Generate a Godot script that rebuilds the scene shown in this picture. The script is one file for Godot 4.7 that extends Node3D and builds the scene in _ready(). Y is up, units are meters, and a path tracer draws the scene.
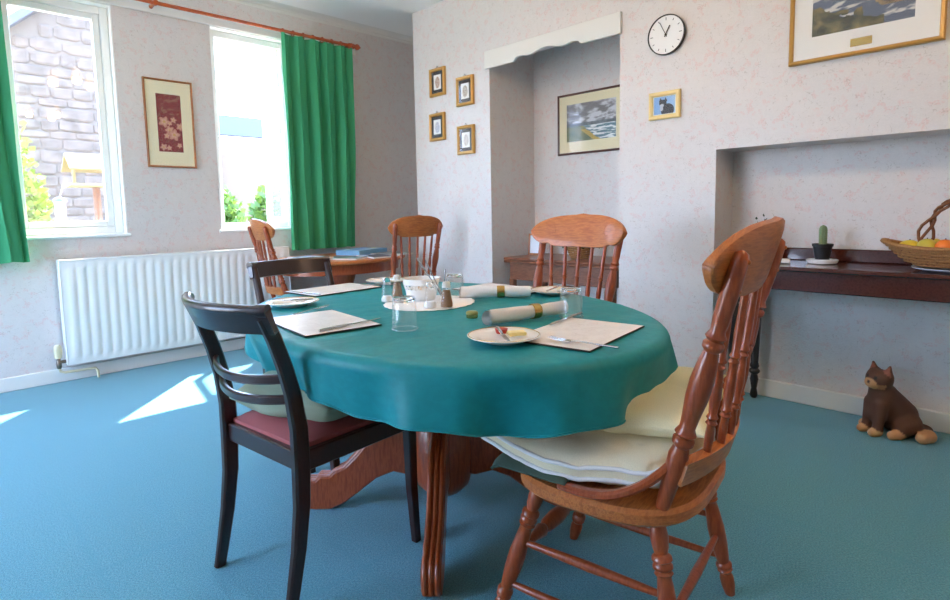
extends Node3D
# Dining room: oval table under a teal cloth, two windows on the far wall, chimney breast with two recesses on the right.
# World: camera above the origin, x to the right along the window wall, window wall at z = -4.638, right wall face at x = 3.187.

const ZW := -4.638      # window wall, room face
const XR := 3.187       # chimney breast, room face
const XRB := 3.43       # back of the wide recess
const XAB := 3.71       # back of the alcove
const CEIL := 2.79
const XL := -2.0        # left wall
const ZB := 1.7         # wall behind the camera
const LAMP := 0.085      # energy of each ceiling bulb
const TOP := 0.748      # top of the laid table

# ------------------------------------------------------------------ mesh builder
class MB:
	var st := SurfaceTool.new()
	var grp := 1
	var xf := Transform3D.IDENTITY
	func _init():
		st.begin(Mesh.PRIMITIVE_TRIANGLES)
	func v(p: Vector3, g: int, uv := Vector2.ZERO):
		st.set_smooth_group(g)
		st.set_uv(uv)
		st.add_vertex(xf * p)
	# counter-clockwise seen from outside
	func tri(a: Vector3, b: Vector3, c: Vector3, g := -1):
		v(a, g); v(c, g); v(b, g)
	func quad(a: Vector3, b: Vector3, c: Vector3, d: Vector3, g := -1):
		v(a, g); v(c, g); v(b, g)
		v(a, g); v(d, g); v(c, g)
	func quad_uv(a: Vector3, b: Vector3, c: Vector3, d: Vector3):   # a bottom left, b bottom right, c top right, d top left
		var ua := Vector2(0, 1)
		var ub := Vector2(1, 1)
		var uc := Vector2(1, 0)
		var ud := Vector2(0, 0)
		v(a, -1, ua); v(c, -1, uc); v(b, -1, ub)
		v(a, -1, ua); v(d, -1, ud); v(c, -1, uc)
	func new_group() -> int:
		grp += 1
		return grp
	func commit() -> ArrayMesh:
		st.generate_normals()
		return st.commit()
	# box with chamfered edges
	func box(c: Vector3, s: Vector3, b := 0.0, basis := Basis.IDENTITY):
		var h := s * 0.5
		if b <= 0.0:
			var p := []
			for i in 8:
				p.append(c + basis * Vector3(h.x * (1 if i & 1 else -1), h.y * (1 if i & 2 else -1), h.z * (1 if i & 4 else -1)))
			quad(p[4], p[5], p[7], p[6]); quad(p[1], p[0], p[2], p[3])
			quad(p[5], p[1], p[3], p[7]); quad(p[0], p[4], p[6], p[2])
			quad(p[6], p[7], p[3], p[2]); quad(p[0], p[1], p[5], p[4])
			return
		b = minf(b, minf(h.x, minf(h.y, h.z)) * 0.95)
		var f := func(x: float, y: float, z: float) -> Vector3: return c + basis * Vector3(x, y, z)
		var X := h.x
		var Y := h.y
		var Z := h.z
		var x := X - b
		var y := Y - b
		var z := Z - b
		for s1: float in [1.0, -1.0]:
			_q(f.call(-x * s1, -y, Z * s1), f.call(x * s1, -y, Z * s1), f.call(x * s1, y, Z * s1), f.call(-x * s1, y, Z * s1))
			_q(f.call(X * s1, -y, z * s1), f.call(X * s1, -y, -z * s1), f.call(X * s1, y, -z * s1), f.call(X * s1, y, z * s1))
			_q(f.call(-x, Y * s1, z * s1), f.call(x, Y * s1, z * s1), f.call(x, Y * s1, -z * s1), f.call(-x, Y * s1, -z * s1))
		for sx: float in [1.0, -1.0]:
			for sy: float in [1.0, -1.0]:
				var k := sx * sy
				_qo(f.call(sx * X, sy * y, -z), f.call(sx * x, sy * Y, -z), f.call(sx * x, sy * Y, z), f.call(sx * X, sy * y, z), k)
				_qo(f.call(sx * X, -y, sy * z), f.call(sx * x, -y, sy * Z), f.call(sx * x, y, sy * Z), f.call(sx * X, y, sy * z), -k)
				_qo(f.call(-x, sx * Y, sy * z), f.call(-x, sx * y, sy * Z), f.call(x, sx * y, sy * Z), f.call(x, sx * Y, sy * z), k)
				for sz: float in [1.0, -1.0]:
					if sx * sy * sz > 0:
						tri(f.call(sx * X, sy * y, sz * z), f.call(sx * x, sy * Y, sz * z), f.call(sx * x, sy * y, sz * Z))
					else:
						tri(f.call(sx * X, sy * y, sz * z), f.call(sx * x, sy * y, sz * Z), f.call(sx * x, sy * Y, sz * z))
	func _q(a, b, c, d):
		quad(a, b, c, d)
	func _qo(a, b, c, d, k: float):
		if k > 0:
			quad(a, b, c, d)
		else:
			quad(a, d, c, b)
	# surface of revolution between two points; prof: Array of Vector2(radius, t along the axis 0..1)
	func turned(a: Vector3, b: Vector3, prof: Array, n := 14, cap := true, squash := 1.0):
		var ax := (b - a)
		var len := ax.length()
		ax = ax / len
		var side := ax.cross(Vector3(0, 0, 1) if absf(ax.z) < 0.9 else Vector3(1, 0, 0)).normalized()
		var fw := side.cross(ax).normalized()
		var g := new_group()
		var rings := []
		for p: Vector2 in prof:
			var ring := []
			for i in n:
				var an := TAU * i / n
				ring.append(a + ax * (p.y * len) + side * (cos(an) * p.x) + fw * (sin(an) * p.x * squash))
			rings.append(ring)
		for k in prof.size() - 1:
			if k > 0:
				var d0: Vector2 = Vector2(prof[k].x - prof[k - 1].x, (prof[k].y - prof[k - 1].y) * len)
				var d1: Vector2 = Vector2(prof[k + 1].x - prof[k].x, (prof[k + 1].y - prof[k].y) * len)
				if absf(d0.angle_to(d1)) > 0.9:
					g = new_group()
			for i in n:
				var j := (i + 1) % n
				# outward: side x fw x ax orientation
				quad(rings[k][i], rings[k + 1][i], rings[k + 1][j], rings[k][j], g)
		if cap:
			var n0: int = 0
			var n1: int = prof.size() - 1
			if prof[n0].x > 0.0004:
				for i in n:
					tri(a + ax * (prof[0].y * len), rings[0][i], rings[0][(i + 1) % n])
			if prof[n1].x > 0.0004:
				for i in n:
					tri(a + ax * (prof[n1].y * len), rings[n1][(i + 1) % n], rings[n1][i])
	func lathe(c: Vector3, prof: Array, n := 24, cap := true):      # prof: Vector2(radius, y), bottom to top
		var ps := []
		for p: Vector2 in prof:
			ps.append(Vector2(p.x, p.y))
		turned(c, c + Vector3(0, 1, 0), ps, n, cap)
	# tube along points
	func tube(pts: Array, rad, n := 8, cap := true, squash := 1.0, up := Vector3.UP, closed := false):
		var m := pts.size()
		var rings := []
		var g := new_group()
		for k in m:
			var t: Vector3
			if closed:
				t = (pts[(k + 1) % m] - pts[(k - 1 + m) % m]).normalized()
			else:
				t = (pts[mini(k + 1, m - 1)] - pts[maxi(k - 1, 0)]).normalized()
			var side := t.cross(up)
			if side.length() < 0.05:
				side = t.cross(Vector3(0.3, 0.1, 0.9))
			side = side.normalized()
			var fw := side.cross(t).normalized()
			var r: float = rad[k] if rad is Array else rad
			var ring := []
			for i in n:
				var an := TAU * i / n
				ring.append(pts[k] + side * (cos(an) * r) + fw * (sin(an) * r * squash))
			rings.append(ring)
		for k in (m if closed else m - 1):
			for i in n:
				var j := (i + 1) % n
				quad(rings[k][i], rings[(k + 1) % m][i], rings[(k + 1) % m][j], rings[k][j], g)
		if cap and not closed:
			for i in range(1, n - 1):
				tri(rings[0][0], rings[0][i], rings[0][i + 1])
				tri(rings[m - 1][0], rings[m - 1][i + 1], rings[m - 1][i])
	# any section swept along points; section runs from side towards the other axis; every section edge keeps its own facet
	func sweep(pts: Array, sec: Array, up: Vector3, scale = 1.0, closed := false):
		var m := pts.size()
		var n := sec.size()
		var rings := []
		for k in m:
			var t: Vector3
			if closed:
				t = (pts[(k + 1) % m] - pts[(k - 1 + m) % m]).normalized()
			else:
				t = (pts[mini(k + 1, m - 1)] - pts[maxi(k - 1, 0)]).normalized()
			var side := t.cross(up).normalized()
			var fw := side.cross(t).normalized()
			var sc: float = scale[k] if scale is Array else scale
			var ring := []
			for p: Vector2 in sec:
				ring.append(pts[k] + side * (p.x * sc) + fw * (p.y * sc))
			rings.append(ring)
		for i in n:
			var g := new_group()
			var j := (i + 1) % n
			for k in (m if closed else m - 1):
				quad(rings[k][i], rings[(k + 1) % m][i], rings[(k + 1) % m][j], rings[k][j], g)
		if not closed:
			for i in range(1, n - 1):
				tri(rings[0][0], rings[0][i], rings[0][i + 1])
				tri(rings[m - 1][0], rings[m - 1][i + 1], rings[m - 1][i])
	static func rect(w: float, d: float, b := 0.004) -> Array:
		var x := w / 2
		var y := d / 2
		return [Vector2(x, -y + b), Vector2(x, y - b), Vector2(x - b, y), Vector2(-x + b, y), Vector2(-x, y - b), Vector2(-x, -y + b), Vector2(-x + b, -y), Vector2(x - b, -y)]
	# prism of a 2D outline (counter-clockwise) between z0 and z1, with a small bevel
	func prism(o: Array, z0: float, z1: float, b := 0.0, smooth := true):
		var n := o.size()
		var ins := []
		for i in n:
			var p: Vector2 = o[(i - 1 + n) % n]
			var q: Vector2 = o[i]
			var r: Vector2 = o[(i + 1) % n]
			var d := ((q - p).normalized() + (r - q).normalized())
			d = d.normalized() if d.length() > 0.01 else Vector2(1, 0)
			ins.append(q + Vector2(-d.y, d.x) * b)
		var flat := PackedVector2Array(ins)
		var idx := Geometry2D.triangulate_polygon(flat)
		for k in range(0, idx.size(), 3):
			var a: Vector2 = flat[idx[k]]
			var bb: Vector2 = flat[idx[k + 1]]
			var c: Vector2 = flat[idx[k + 2]]
			if (bb - a).cross(c - a) < 0:
				var t := bb
				bb = c
				c = t
			tri(Vector3(a.x, a.y, z1), Vector3(bb.x, bb.y, z1), Vector3(c.x, c.y, z1))
			tri(Vector3(a.x, a.y, z0), Vector3(c.x, c.y, z0), Vector3(bb.x, bb.y, z0))
		var g := new_group()
		for i in n:
			var j := (i + 1) % n
			var a2: Vector2 = o[i]
			var b2: Vector2 = o[j]
			if i > 0:
				var pr: Vector2 = o[i - 1]
				if absf((a2 - pr).angle_to(b2 - a2)) > 0.7:
					g = new_group()
			if not smooth:
				g = -1
			quad(Vector3(a2.x, a2.y, z0 + b), Vector3(b2.x, b2.y, z0 + b), Vector3(b2.x, b2.y, z1 - b), Vector3(a2.x, a2.y, z1 - b), g)
			if b > 0.0:
				var ia: Vector2 = ins[i]
				var ib: Vector2 = ins[j]
				quad(Vector3(a2.x, a2.y, z1 - b), Vector3(b2.x, b2.y, z1 - b), Vector3(ib.x, ib.y, z1), Vector3(ia.x, ia.y, z1))
				quad(Vector3(b2.x, b2.y, z0 + b), Vector3(a2.x, a2.y, z0 + b), Vector3(ia.x, ia.y, z0), Vector3(ib.x, ib.y, z0))
	# closed slab: mid surface f(u, v), thickness th(u, v), u and v in 0..1; normals point to +n side
	func slab(nu: int, nv: int, f: Callable, th: Callable):
		var A := []
		var B := []
		for i in nu + 1:
			var ra := []
			var rb := []
			for j in nv + 1:
				var u := float(i) / nu
				var w := float(j) / nv
				var e := 0.002
				var du: Vector3 = f.call(minf(u + e, 1), w) - f.call(maxf(u - e, 0), w)
				var dv: Vector3 = f.call(u, minf(w + e, 1)) - f.call(u, maxf(w - e, 0))
				var nn := du.cross(dv)
				nn = nn.normalized() if nn.length() > 1e-12 else Vector3.UP
				var p: Vector3 = f.call(u, w)
				var t: float = th.call(u, w) * 0.5
				ra.append(p + nn * t)
				rb.append(p - nn * t)
			A.append(ra)
			B.append(rb)
		var g := new_group()
		var g2 := new_group()
		var g3 := new_group()
		for i in nu:
			for j in nv:
				quad(A[i][j], A[i + 1][j], A[i + 1][j + 1], A[i][j + 1], g)
				quad(B[i][j], B[i][j + 1], B[i + 1][j + 1], B[i + 1][j], g2)
		for i in nu:
			quad(B[i][0], B[i + 1][0], A[i + 1][0], A[i][0], g3)
			quad(A[i][nv], A[i + 1][nv], B[i + 1][nv], B[i][nv], g3)
		for j in nv:
			quad(A[0][j], A[0][j + 1], B[0][j + 1], B[0][j], g3)
			quad(B[nu][j], B[nu][j + 1], A[nu][j + 1], A[nu][j], g3)
	func ball(c: Vector3, r: Vector3, n := 16, m := 10):
		var g := new_group()
		for j in m:
			for i in n:
				var q := []
				for ij: Vector2i in [Vector2i(i, j), Vector2i(i + 1, j), Vector2i(i + 1, j + 1), Vector2i(i, j + 1)]:
					var la := -PI / 2 + PI * ij.y / m
					var lo := -TAU * (ij.x % n) / n
					q.append(c + Vector3(r.x * cos(la) * cos(lo), r.y * sin(la), r.z * cos(la) * sin(lo)))
				if j == 0:
					tri(q[0], q[2], q[3], g)
				elif j == m - 1:
					tri(q[0], q[1], q[2], g)
				else:
					quad(q[0], q[1], q[2], q[3], g)

# ------------------------------------------------------------------ naming helpers
var used := {}
var mats := {}

func numbered(n: String) -> String:
	if not used.has(n):
		used[n] = 0
		return n
	used[n] += 1
	return "%s_%03d" % [n, used[n]]

func tag(o: Node, label: String, category: String, group := "", kind := "") -> void:
	if label: o.set_meta("label", label)
	if category: o.set_meta("category", category)
	if group: o.set_meta("group", group)
	if kind: o.set_meta("kind", kind)

func thing(called: String, label: String, category: String, at := Vector3.ZERO, turn := 0.0, group := "") -> Node3D:
	var o := Node3D.new()
	o.name = numbered(called)
	add_child(o)
	o.position = at
	o.rotation.y = turn
	tag(o, label, category, group)
	return o

func part(mb, called: String, m: Material, parent: Node, at := Vector3.ZERO) -> MeshInstance3D:
	var o := MeshInstance3D.new()
	o.name = called
	o.mesh = mb.commit() if mb is MB else mb
	o.material_override = m
	parent.add_child(o, true)
	o.position = at
	return o

func single(mb, called: String, m: Material, label: String, category: String, at := Vector3.ZERO, turn := 0.0, group := "", kind := "") -> MeshInstance3D:
	var o := part(mb, numbered(called), m, self, at)
	o.rotation.y = turn
	tag(o, label, category, group, kind)
	return o

func struct(mb, called: String, m: Material, label: String, parent: Node = null) -> MeshInstance3D:
	var o := part(mb, called, m, parent if parent else self)
	if parent == null:
		tag(o, label, "", "", "structure")
	return o

func copy(o: Node3D, base: String, at: Vector3, turn: float, label := "") -> Node3D:
	var c: Node3D = o.duplicate()
	c.name = numbered(base)
	add_child(c)
	c.position = at
	c.rotation.y = turn
	if label: c.set_meta("label", label)
	return c

# ------------------------------------------------------------------ textures
func noise(freq: float, seed_: int, oct := 4, type := FastNoiseLite.TYPE_SIMPLEX_SMOOTH) -> FastNoiseLite:
	var n := FastNoiseLite.new()
	n.seed = seed_
	n.frequency = freq
	n.noise_type = type
	n.fractal_octaves = oct
	return n

func grey_image(n: FastNoiseLite, size := 512) -> Image:
	var im := n.get_seamless_image(size, size)
	im.convert(Image.FORMAT_RGB8)
	return im

# noise mapped through a list of [stop, colour]
func ramp_tex(n: FastNoiseLite, stops: Array, size := 512) -> ImageTexture:
	var g := Gradient.new()
	var off := PackedFloat32Array()
	var col := PackedColorArray()
	for s in stops:
		off.append(s[0])
		col.append(s[1])
	g.offsets = off
	g.colors = col
	var lut := []
	for i in 256:
		lut.append(g.sample(i / 255.0))
	var src := n.get_seamless_image(size, size)
	src.convert(Image.FORMAT_L8)
	var data := src.get_data()
	var out := PackedByteArray()
	out.resize(size * size * 3)
	for i in data.size():
		var c: Color = lut[data[i]]
		out[i * 3] = int(c.r * 255)
		out[i * 3 + 1] = int(c.g * 255)
		out[i * 3 + 2] = int(c.b * 255)
	return ImageTexture.create_from_image(Image.create_from_data(size, size, false, Image.FORMAT_RGB8, out))

func C(r: float, g: float, b: float) -> Color:
	return Color(r / 255.0, g / 255.0, b / 255.0)

func plain(called: String, col: Color, rough := 0.6, metal := 0.0) -> StandardMaterial3D:
	var m := StandardMaterial3D.new()
	m.resource_name = called
	m.albedo_color = col
	m.roughness = rough
	m.metallic = metal
	mats[called] = m
	return m

func tri_map(m: StandardMaterial3D, tex: Texture2D, scale: Vector3, world := false) -> StandardMaterial3D:
	m.albedo_texture = tex
	m.uv1_triplanar = true
	m.uv1_world_triplanar = world
	m.uv1_scale = scale
	return m

func wood(called: String, col: Color, tex: Texture2D, scale: Vector3, rough := 0.35, coat := 0.4) -> StandardMaterial3D:
	var m := plain(called, col, rough)
	tri_map(m, tex, scale)
	if coat > 0:
		m.clearcoat_enabled = true
		m.clearcoat = coat
		m.clearcoat_roughness = 0.12
	return m

func glass(called: String, alpha := 0.06) -> StandardMaterial3D:
	var m := plain(called, Color(1, 1, 1, alpha), 0.02)
	m.transparency = BaseMaterial3D.TRANSPARENCY_ALPHA
	return m

func print_mat(called: String, im: Image, rough := 0.55) -> StandardMaterial3D:
	var m := plain(called, Color.WHITE, rough)
	m.albedo_texture = ImageTexture.create_from_image(im)
	return m

# ------------------------------------------------------------------ materials
func wallpaper_image() -> Array:
	var s := 1024
	var na := noise(0.008, 11, 3).get_seamless_image(s, s)
	var nb := noise(0.019, 5, 4).get_seamless_image(s, s)
	var nc := noise(0.03, 23, 2, FastNoiseLite.TYPE_PERLIN).get_seamless_image(s, s)
	var nd := noise(0.012, 31, 2).get_seamless_image(s, s)
	var ne := noise(0.09, 41, 2).get_seamless_image(s, s)
	var d := []
	for im: Image in [na, nb, nc, nd, ne]:
		im.convert(Image.FORMAT_L8)
		d.append(im.get_data())
	var a: PackedByteArray = d[0]
	var b: PackedByteArray = d[1]
	var c: PackedByteArray = d[2]
	var e: PackedByteArray = d[3]
	var f: PackedByteArray = d[4]
	var out := PackedByteArray()
	out.resize(s * s * 3)
	var hgt := PackedByteArray()
	hgt.resize(s * s * 3)
	for i in s * s:
		var va := a[i] / 255.0
		var vb := b[i] / 255.0
		var vc := c[i] / 255.0
		var vf := f[i] / 255.0
		# pink dabs inside loose clusters
		var pink := clampf((vb - 0.53) * 9.0, 0.0, 1.0) * clampf((va - 0.40) * 5.0, 0.0, 1.0) * clampf((vf - 0.25) * 3.0, 0.0, 1.0) * 0.7
		# thin grey curls where two noises cross the middle
		var curl := clampf(1.0 - absf(vc - 0.5) * 26.0, 0.0, 1.0) * clampf((e[i] / 255.0 - 0.40) * 7.0, 0.0, 1.0) * clampf((vf - 0.46) * 6.0, 0.0, 1.0) * 0.75
		var mot := (vf - 0.5) * 5.0 + (vb - 0.5) * 5.0
		var r := 238.0 + mot
		var g := 235.0 + mot
		var bl := 231.0 + mot
		r = lerpf(r, 238.0, pink); g = lerpf(g, 211.0, pink); bl = lerpf(bl, 206.0, pink)
		r = lerpf(r, 200.0, curl); g = lerpf(g, 192.0, curl); bl = lerpf(bl, 184.0, curl)
		out[i * 3] = int(clampf(r, 0, 255)); out[i * 3 + 1] = int(clampf(g, 0, 255)); out[i * 3 + 2] = int(clampf(bl, 0, 255))
		var h := int(clampf(90.0 + vb * 90.0 + vf * 60.0, 0, 255))
		hgt[i * 3] = h; hgt[i * 3 + 1] = h; hgt[i * 3 + 2] = h
	return [ImageTexture.create_from_image(Image.create_from_data(s, s, false, Image.FORMAT_RGB8, out)), ImageTexture.create_from_image(Image.create_from_data(s, s, false, Image.FORMAT_RGB8, hgt))]

func make_materials() -> void:
	var wp := wallpaper_image()
	var m := plain("wallpaper", C(236, 233, 233), 0.42)
	tri_map(m, wp[0], Vector3.ONE * 0.9, true)
	m.uv1_triplanar_sharpness = 12.0
	m.heightmap_enabled = true
	m.heightmap_texture = wp[1]
	m.heightmap_scale = 0.2
	m = plain("ceiling_paint", C(247, 246, 243), 0.85)
	m = plain("white_paint", C(228, 226, 220), 0.4)
	m = plain("trim_paint", C(233, 231, 224), 0.4)
	m = plain("window_paint", C(246, 246, 242), 0.3)
	# carpet
	m = plain("carpet", C(255, 255, 255), 0.95)
	m.rim_enabled = true
	m.rim = 0.6
	m.rim_tint = 0.4
	tri_map(m, ramp_tex(noise(0.16, 3, 3), [[0.0, C(60, 126, 142)], [0.45, C(80, 156, 174)], [0.7, C(94, 168, 184)], [1.0, C(122, 188, 202)]], 512), Vector3.ONE * 1.7, true)
	m.heightmap_enabled = true
	m.heightmap_texture = ImageTexture.create_from_image(grey_image(noise(0.35, 8, 2), 512))
	m.heightmap_scale = 0.35
	# woods
	var grain := ramp_tex(noise(0.02, 77, 4), [[0.0, C(196, 172, 158)], [0.4, C(228, 214, 204)], [0.55, C(255, 255, 255)], [0.75, C(234, 222, 212)], [1.0, C(206, 186, 172)]], 512)
	wood("oak", C(198, 120, 60), grain, Vector3(6, 0.9, 6), 0.34, 0.25)
	wood("oak_flat", C(198, 120, 60), grain, Vector3(0.9, 7, 7), 0.4, 0.15)
	wood("oak_red", C(168, 82, 42), grain, Vector3(7, 1.0, 7), 0.3, 0.3)
	wood("dark_wood", C(50, 23, 19), grain, Vector3(7, 1.2, 7), 0.3, 0.35)
	wood("mahogany", C(84, 38, 30), grain, Vector3(1.2, 6, 6), 0.22, 0.6)
	wood("ebony", C(30, 24, 22), grain, Vector3(6, 1, 6), 0.3, 0.4)
	wood("walnut", C(136, 84, 56), grain, Vector3(6, 6, 1.0), 0.35, 0.3)
	wood("rod_wood", C(196, 92, 40), grain, Vector3(1, 6, 6), 0.3, 0.5)
	wood("frame_wood", C(176, 112, 60), grain, Vector3(4, 4, 4), 0.4, 0.2)
	wood("frame_dark", C(92, 48, 34), grain, Vector3(4, 4, 4), 0.4, 0.2)
	plain("pine", C(240, 212, 146), 0.5)
	plain("gold_frame", C(198, 150, 78), 0.35, 0.25)
	plain("brass", C(206, 172, 104), 0.25, 0.9)
	plain("steel", C(200, 202, 206), 0.18, 1.0)
	plain("pewter", C(120, 108, 96), 0.4, 0.8)
	# cloths
	var weave := ramp_tex(noise(0.25, 19, 2), [[0.0, C(226, 226, 226)], [0.5, C(246, 246, 246)], [1.0, C(255, 255, 255)]], 256)
	var damask := ramp_tex(noise(0.03, 91, 2), [[0.0, C(240, 243, 243)], [0.46, C(243, 245, 245)], [0.54, C(253, 254, 254)], [1.0, C(255, 255, 255)]], 512)
	m = plain("tablecloth", C(18, 140, 146), 0.5)
	m.metallic_specular = 0.4
	tri_map(m, damask, Vector3.ONE * 2.2)
	m.rim_enabled = true
	m.rim = 0.3
	m.rim_tint = 0.95
	m = plain("curtain", C(64, 168, 116), 0.8)
	tri_map(m, weave, Vector3.ONE * 6)
	m.backlight_enabled = true
	m.backlight = Color(0.12, 0.3, 0.18)
	m = plain("cream_fabric", C(246, 236, 204), 0.85)
	tri_map(m, weave, Vector3.ONE * 5)
	m = plain("ivory_fabric", C(250, 240, 196), 0.85)
	tri_map(m, weave, Vector3.ONE * 5)
	m = plain("green_fabric", C(72, 92, 80), 0.85)
	tri_map(m, weave, Vector3.ONE * 5)
	m = plain("sage_fabric", C(166, 178, 152), 0.8)
	tri_map(m, weave, Vector3.ONE * 5)
	m = plain("rose_fabric", C(176, 92, 92), 0.75)
	tri_map(m, weave, Vector3.ONE * 7)
	m = plain("linen", C(248, 248, 246), 0.85)
	tri_map(m, weave, Vector3.ONE * 9)
	plain("doily", C(250, 250, 248), 0.8)
	plain("china", C(248, 247, 243), 0.16)
	plain("radiator_paint", C(240, 242, 240), 0.28)
	plain("plastic_cream", C(226, 216, 180), 0.45)
	plain("black_plastic", C(28, 30, 34), 0.45)
	plain("clock_black", C(24, 24, 26), 0.35)
	plain("clock_face", C(238, 238, 236), 0.4)
	plain("mount_cream", C(236, 226, 190), 0.8)
	plain("mount_white", C(238, 236, 230), 0.8)
	plain("mount_black", C(34, 32, 36), 0.7)
	plain("black_edge", C(40, 36, 34), 0.5)
	glass("pane_glass", 0.05)
	glass("picture_glass", 0.02).metallic_specular = 0.22
	m = plain("tumbler_glass", Color(1, 1, 1, 0.0), 0.0)
	m.refraction_enabled = true
	m.refraction_scale = 0.05
	m.transparency = BaseMaterial3D.TRANSPARENCY_ALPHA
	glass("shell_glass", 0.035)
	plain("cap_plastic", C(222, 220, 212), 0.3)
	plain("salt", C(250, 250, 250), 0.9)
	plain("pepper", C(150, 112, 76), 0.9)
	tri_map(mats.pepper, weave, Vector3.ONE * 20)
	plain("cactus_green", C(126, 148, 108), 0.8)
	plain("spine", C(212, 206, 176), 0.8)
	m = plain("wicker", C(176, 128, 74), 0.6)
	tri_map(m, grain, Vector3.ONE * 12)
	plain("wicker_dark", C(122, 74, 40), 0.55)
	plain("banana", C(236, 206, 66), 0.45)
	plain("orange_fruit", C(236, 122, 34), 0.5)
	plain("apple", C(206, 186, 70), 0.35)
	plain("leaf_dark", C(42, 58, 34), 0.5)
	plain("flower_white", C(246, 240, 226), 0.7)
	plain("flower_red", C(172, 44, 58), 0.7)
	plain("soil", C(66, 50, 40), 0.95)
	# outdoors
	m = plain("stone", C(255, 255, 255), 0.9)
	tri_map(m, ramp_tex(noise(0.015, 51, 4), [[0.0, C(78, 67, 58)], [0.5, C(98, 85, 75)], [1.0, C(118, 102, 90)]], 256), Vector3.ONE * 1.4, true)
	plain("mortar", C(104, 92, 82), 0.95)
	plain("slate", C(82, 84, 92), 0.7)
	plain("render_white", C(240, 236, 228), 0.8)
	plain("render_beige", C(122, 106, 90), 0.85)
	m = plain("paving", C(255, 255, 255), 0.95)
	tri_map(m, ramp_tex(noise(0.1, 61, 3), [[0.0, C(164, 146, 122)], [1.0, C(200, 182, 156)]], 256), Vector3.ONE * 0.8, true)
	m = plain("conifer_leaf", C(118, 136, 36), 0.7)
	m.backlight_enabled = true
	m.backlight = Color(0.25, 0.3, 0.05)
	m = plain("shrub_leaf", C(78, 106, 46), 0.7)
	m.backlight_enabled = true
	m.backlight = Color(0.3, 0.4, 0.12)
	plain("bark", C(96, 76, 60), 0.9)
	plain("bird_wood", C(150, 132, 84), 0.8)
	plain("bird_post", C(122, 84, 62), 0.85)
	plain("feeder_blue", C(90, 104, 170), 0.5)
	m = plain("lamp_shade_glass", C(255, 226, 180), 0.4)
	m.emission_enabled = true
	m.emission = C(255, 196, 120)
	m.emission_energy_multiplier = 0.9
	# ornament cat: vertex colours carry the painted coat
	m = plain("cat_coat", Color.WHITE, 0.6)
	m.vertex_color_use_as_albedo = true

# ------------------------------------------------------------------ camera, sky, sun
func make_view() -> void:
	var cam := Camera3D.new()
	cam.name = "camera"
	add_child(cam)
	cam.position = Vector3(0, 1.10, 0)
	cam.basis = Basis.from_euler(Vector3(deg_to_rad(-5.506), deg_to_rad(-44.588), deg_to_rad(-1.0835)), EULER_ORDER_YXZ)
	cam.projection = Camera3D.PROJECTION_FRUSTUM
	cam.near = 0.05
	cam.far = 200.0
	cam.size = 600.0 / 566.0 * cam.near
	cam.frustum_offset = Vector2(0, -35.0 / 566.0 * cam.near)
	cam.current = true
	var we := WorldEnvironment.new()
	we.name = "world"
	var e := Environment.new()
	e.tonemap_mode = Environment.TONE_MAPPER_LINEAR
	e.tonemap_exposure = 2.75
	e.background_mode = Environment.BG_SKY
	var sky := Sky.new()
	var sm := ProceduralSkyMaterial.new()
	sm.sky_top_color = C(162, 197, 248)
	sm.sky_horizon_color = C(216, 229, 250)
	sm.ground_bottom_color = C(150, 140, 124)
	sm.ground_horizon_color = C(196, 194, 190)
	sm.sky_energy_multiplier = 2.4
	sm.ground_energy_multiplier = 0.8
	sm.sun_angle_max = 0.0
	sky.sky_material = sm
	e.sky = sky
	e.sdfgi_enabled = true
	e.ssao_enabled = true
	e.ssil_enabled = true
	we.environment = e
	add_child(we)
	var sun := DirectionalLight3D.new()
	sun.name = "sun"
	add_child(sun)
	sun.look_at_from_position(Vector3.ZERO, Vector3(-0.47, -1.0, 0.525))
	sun.light_color = C(255, 244, 226)
	sun.light_energy = 4.0
	sun.light_angular_distance = 0.6
	sun.shadow_enabled = true
	sun.sky_mode = DirectionalLight3D.SKY_MODE_LIGHT_ONLY

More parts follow.
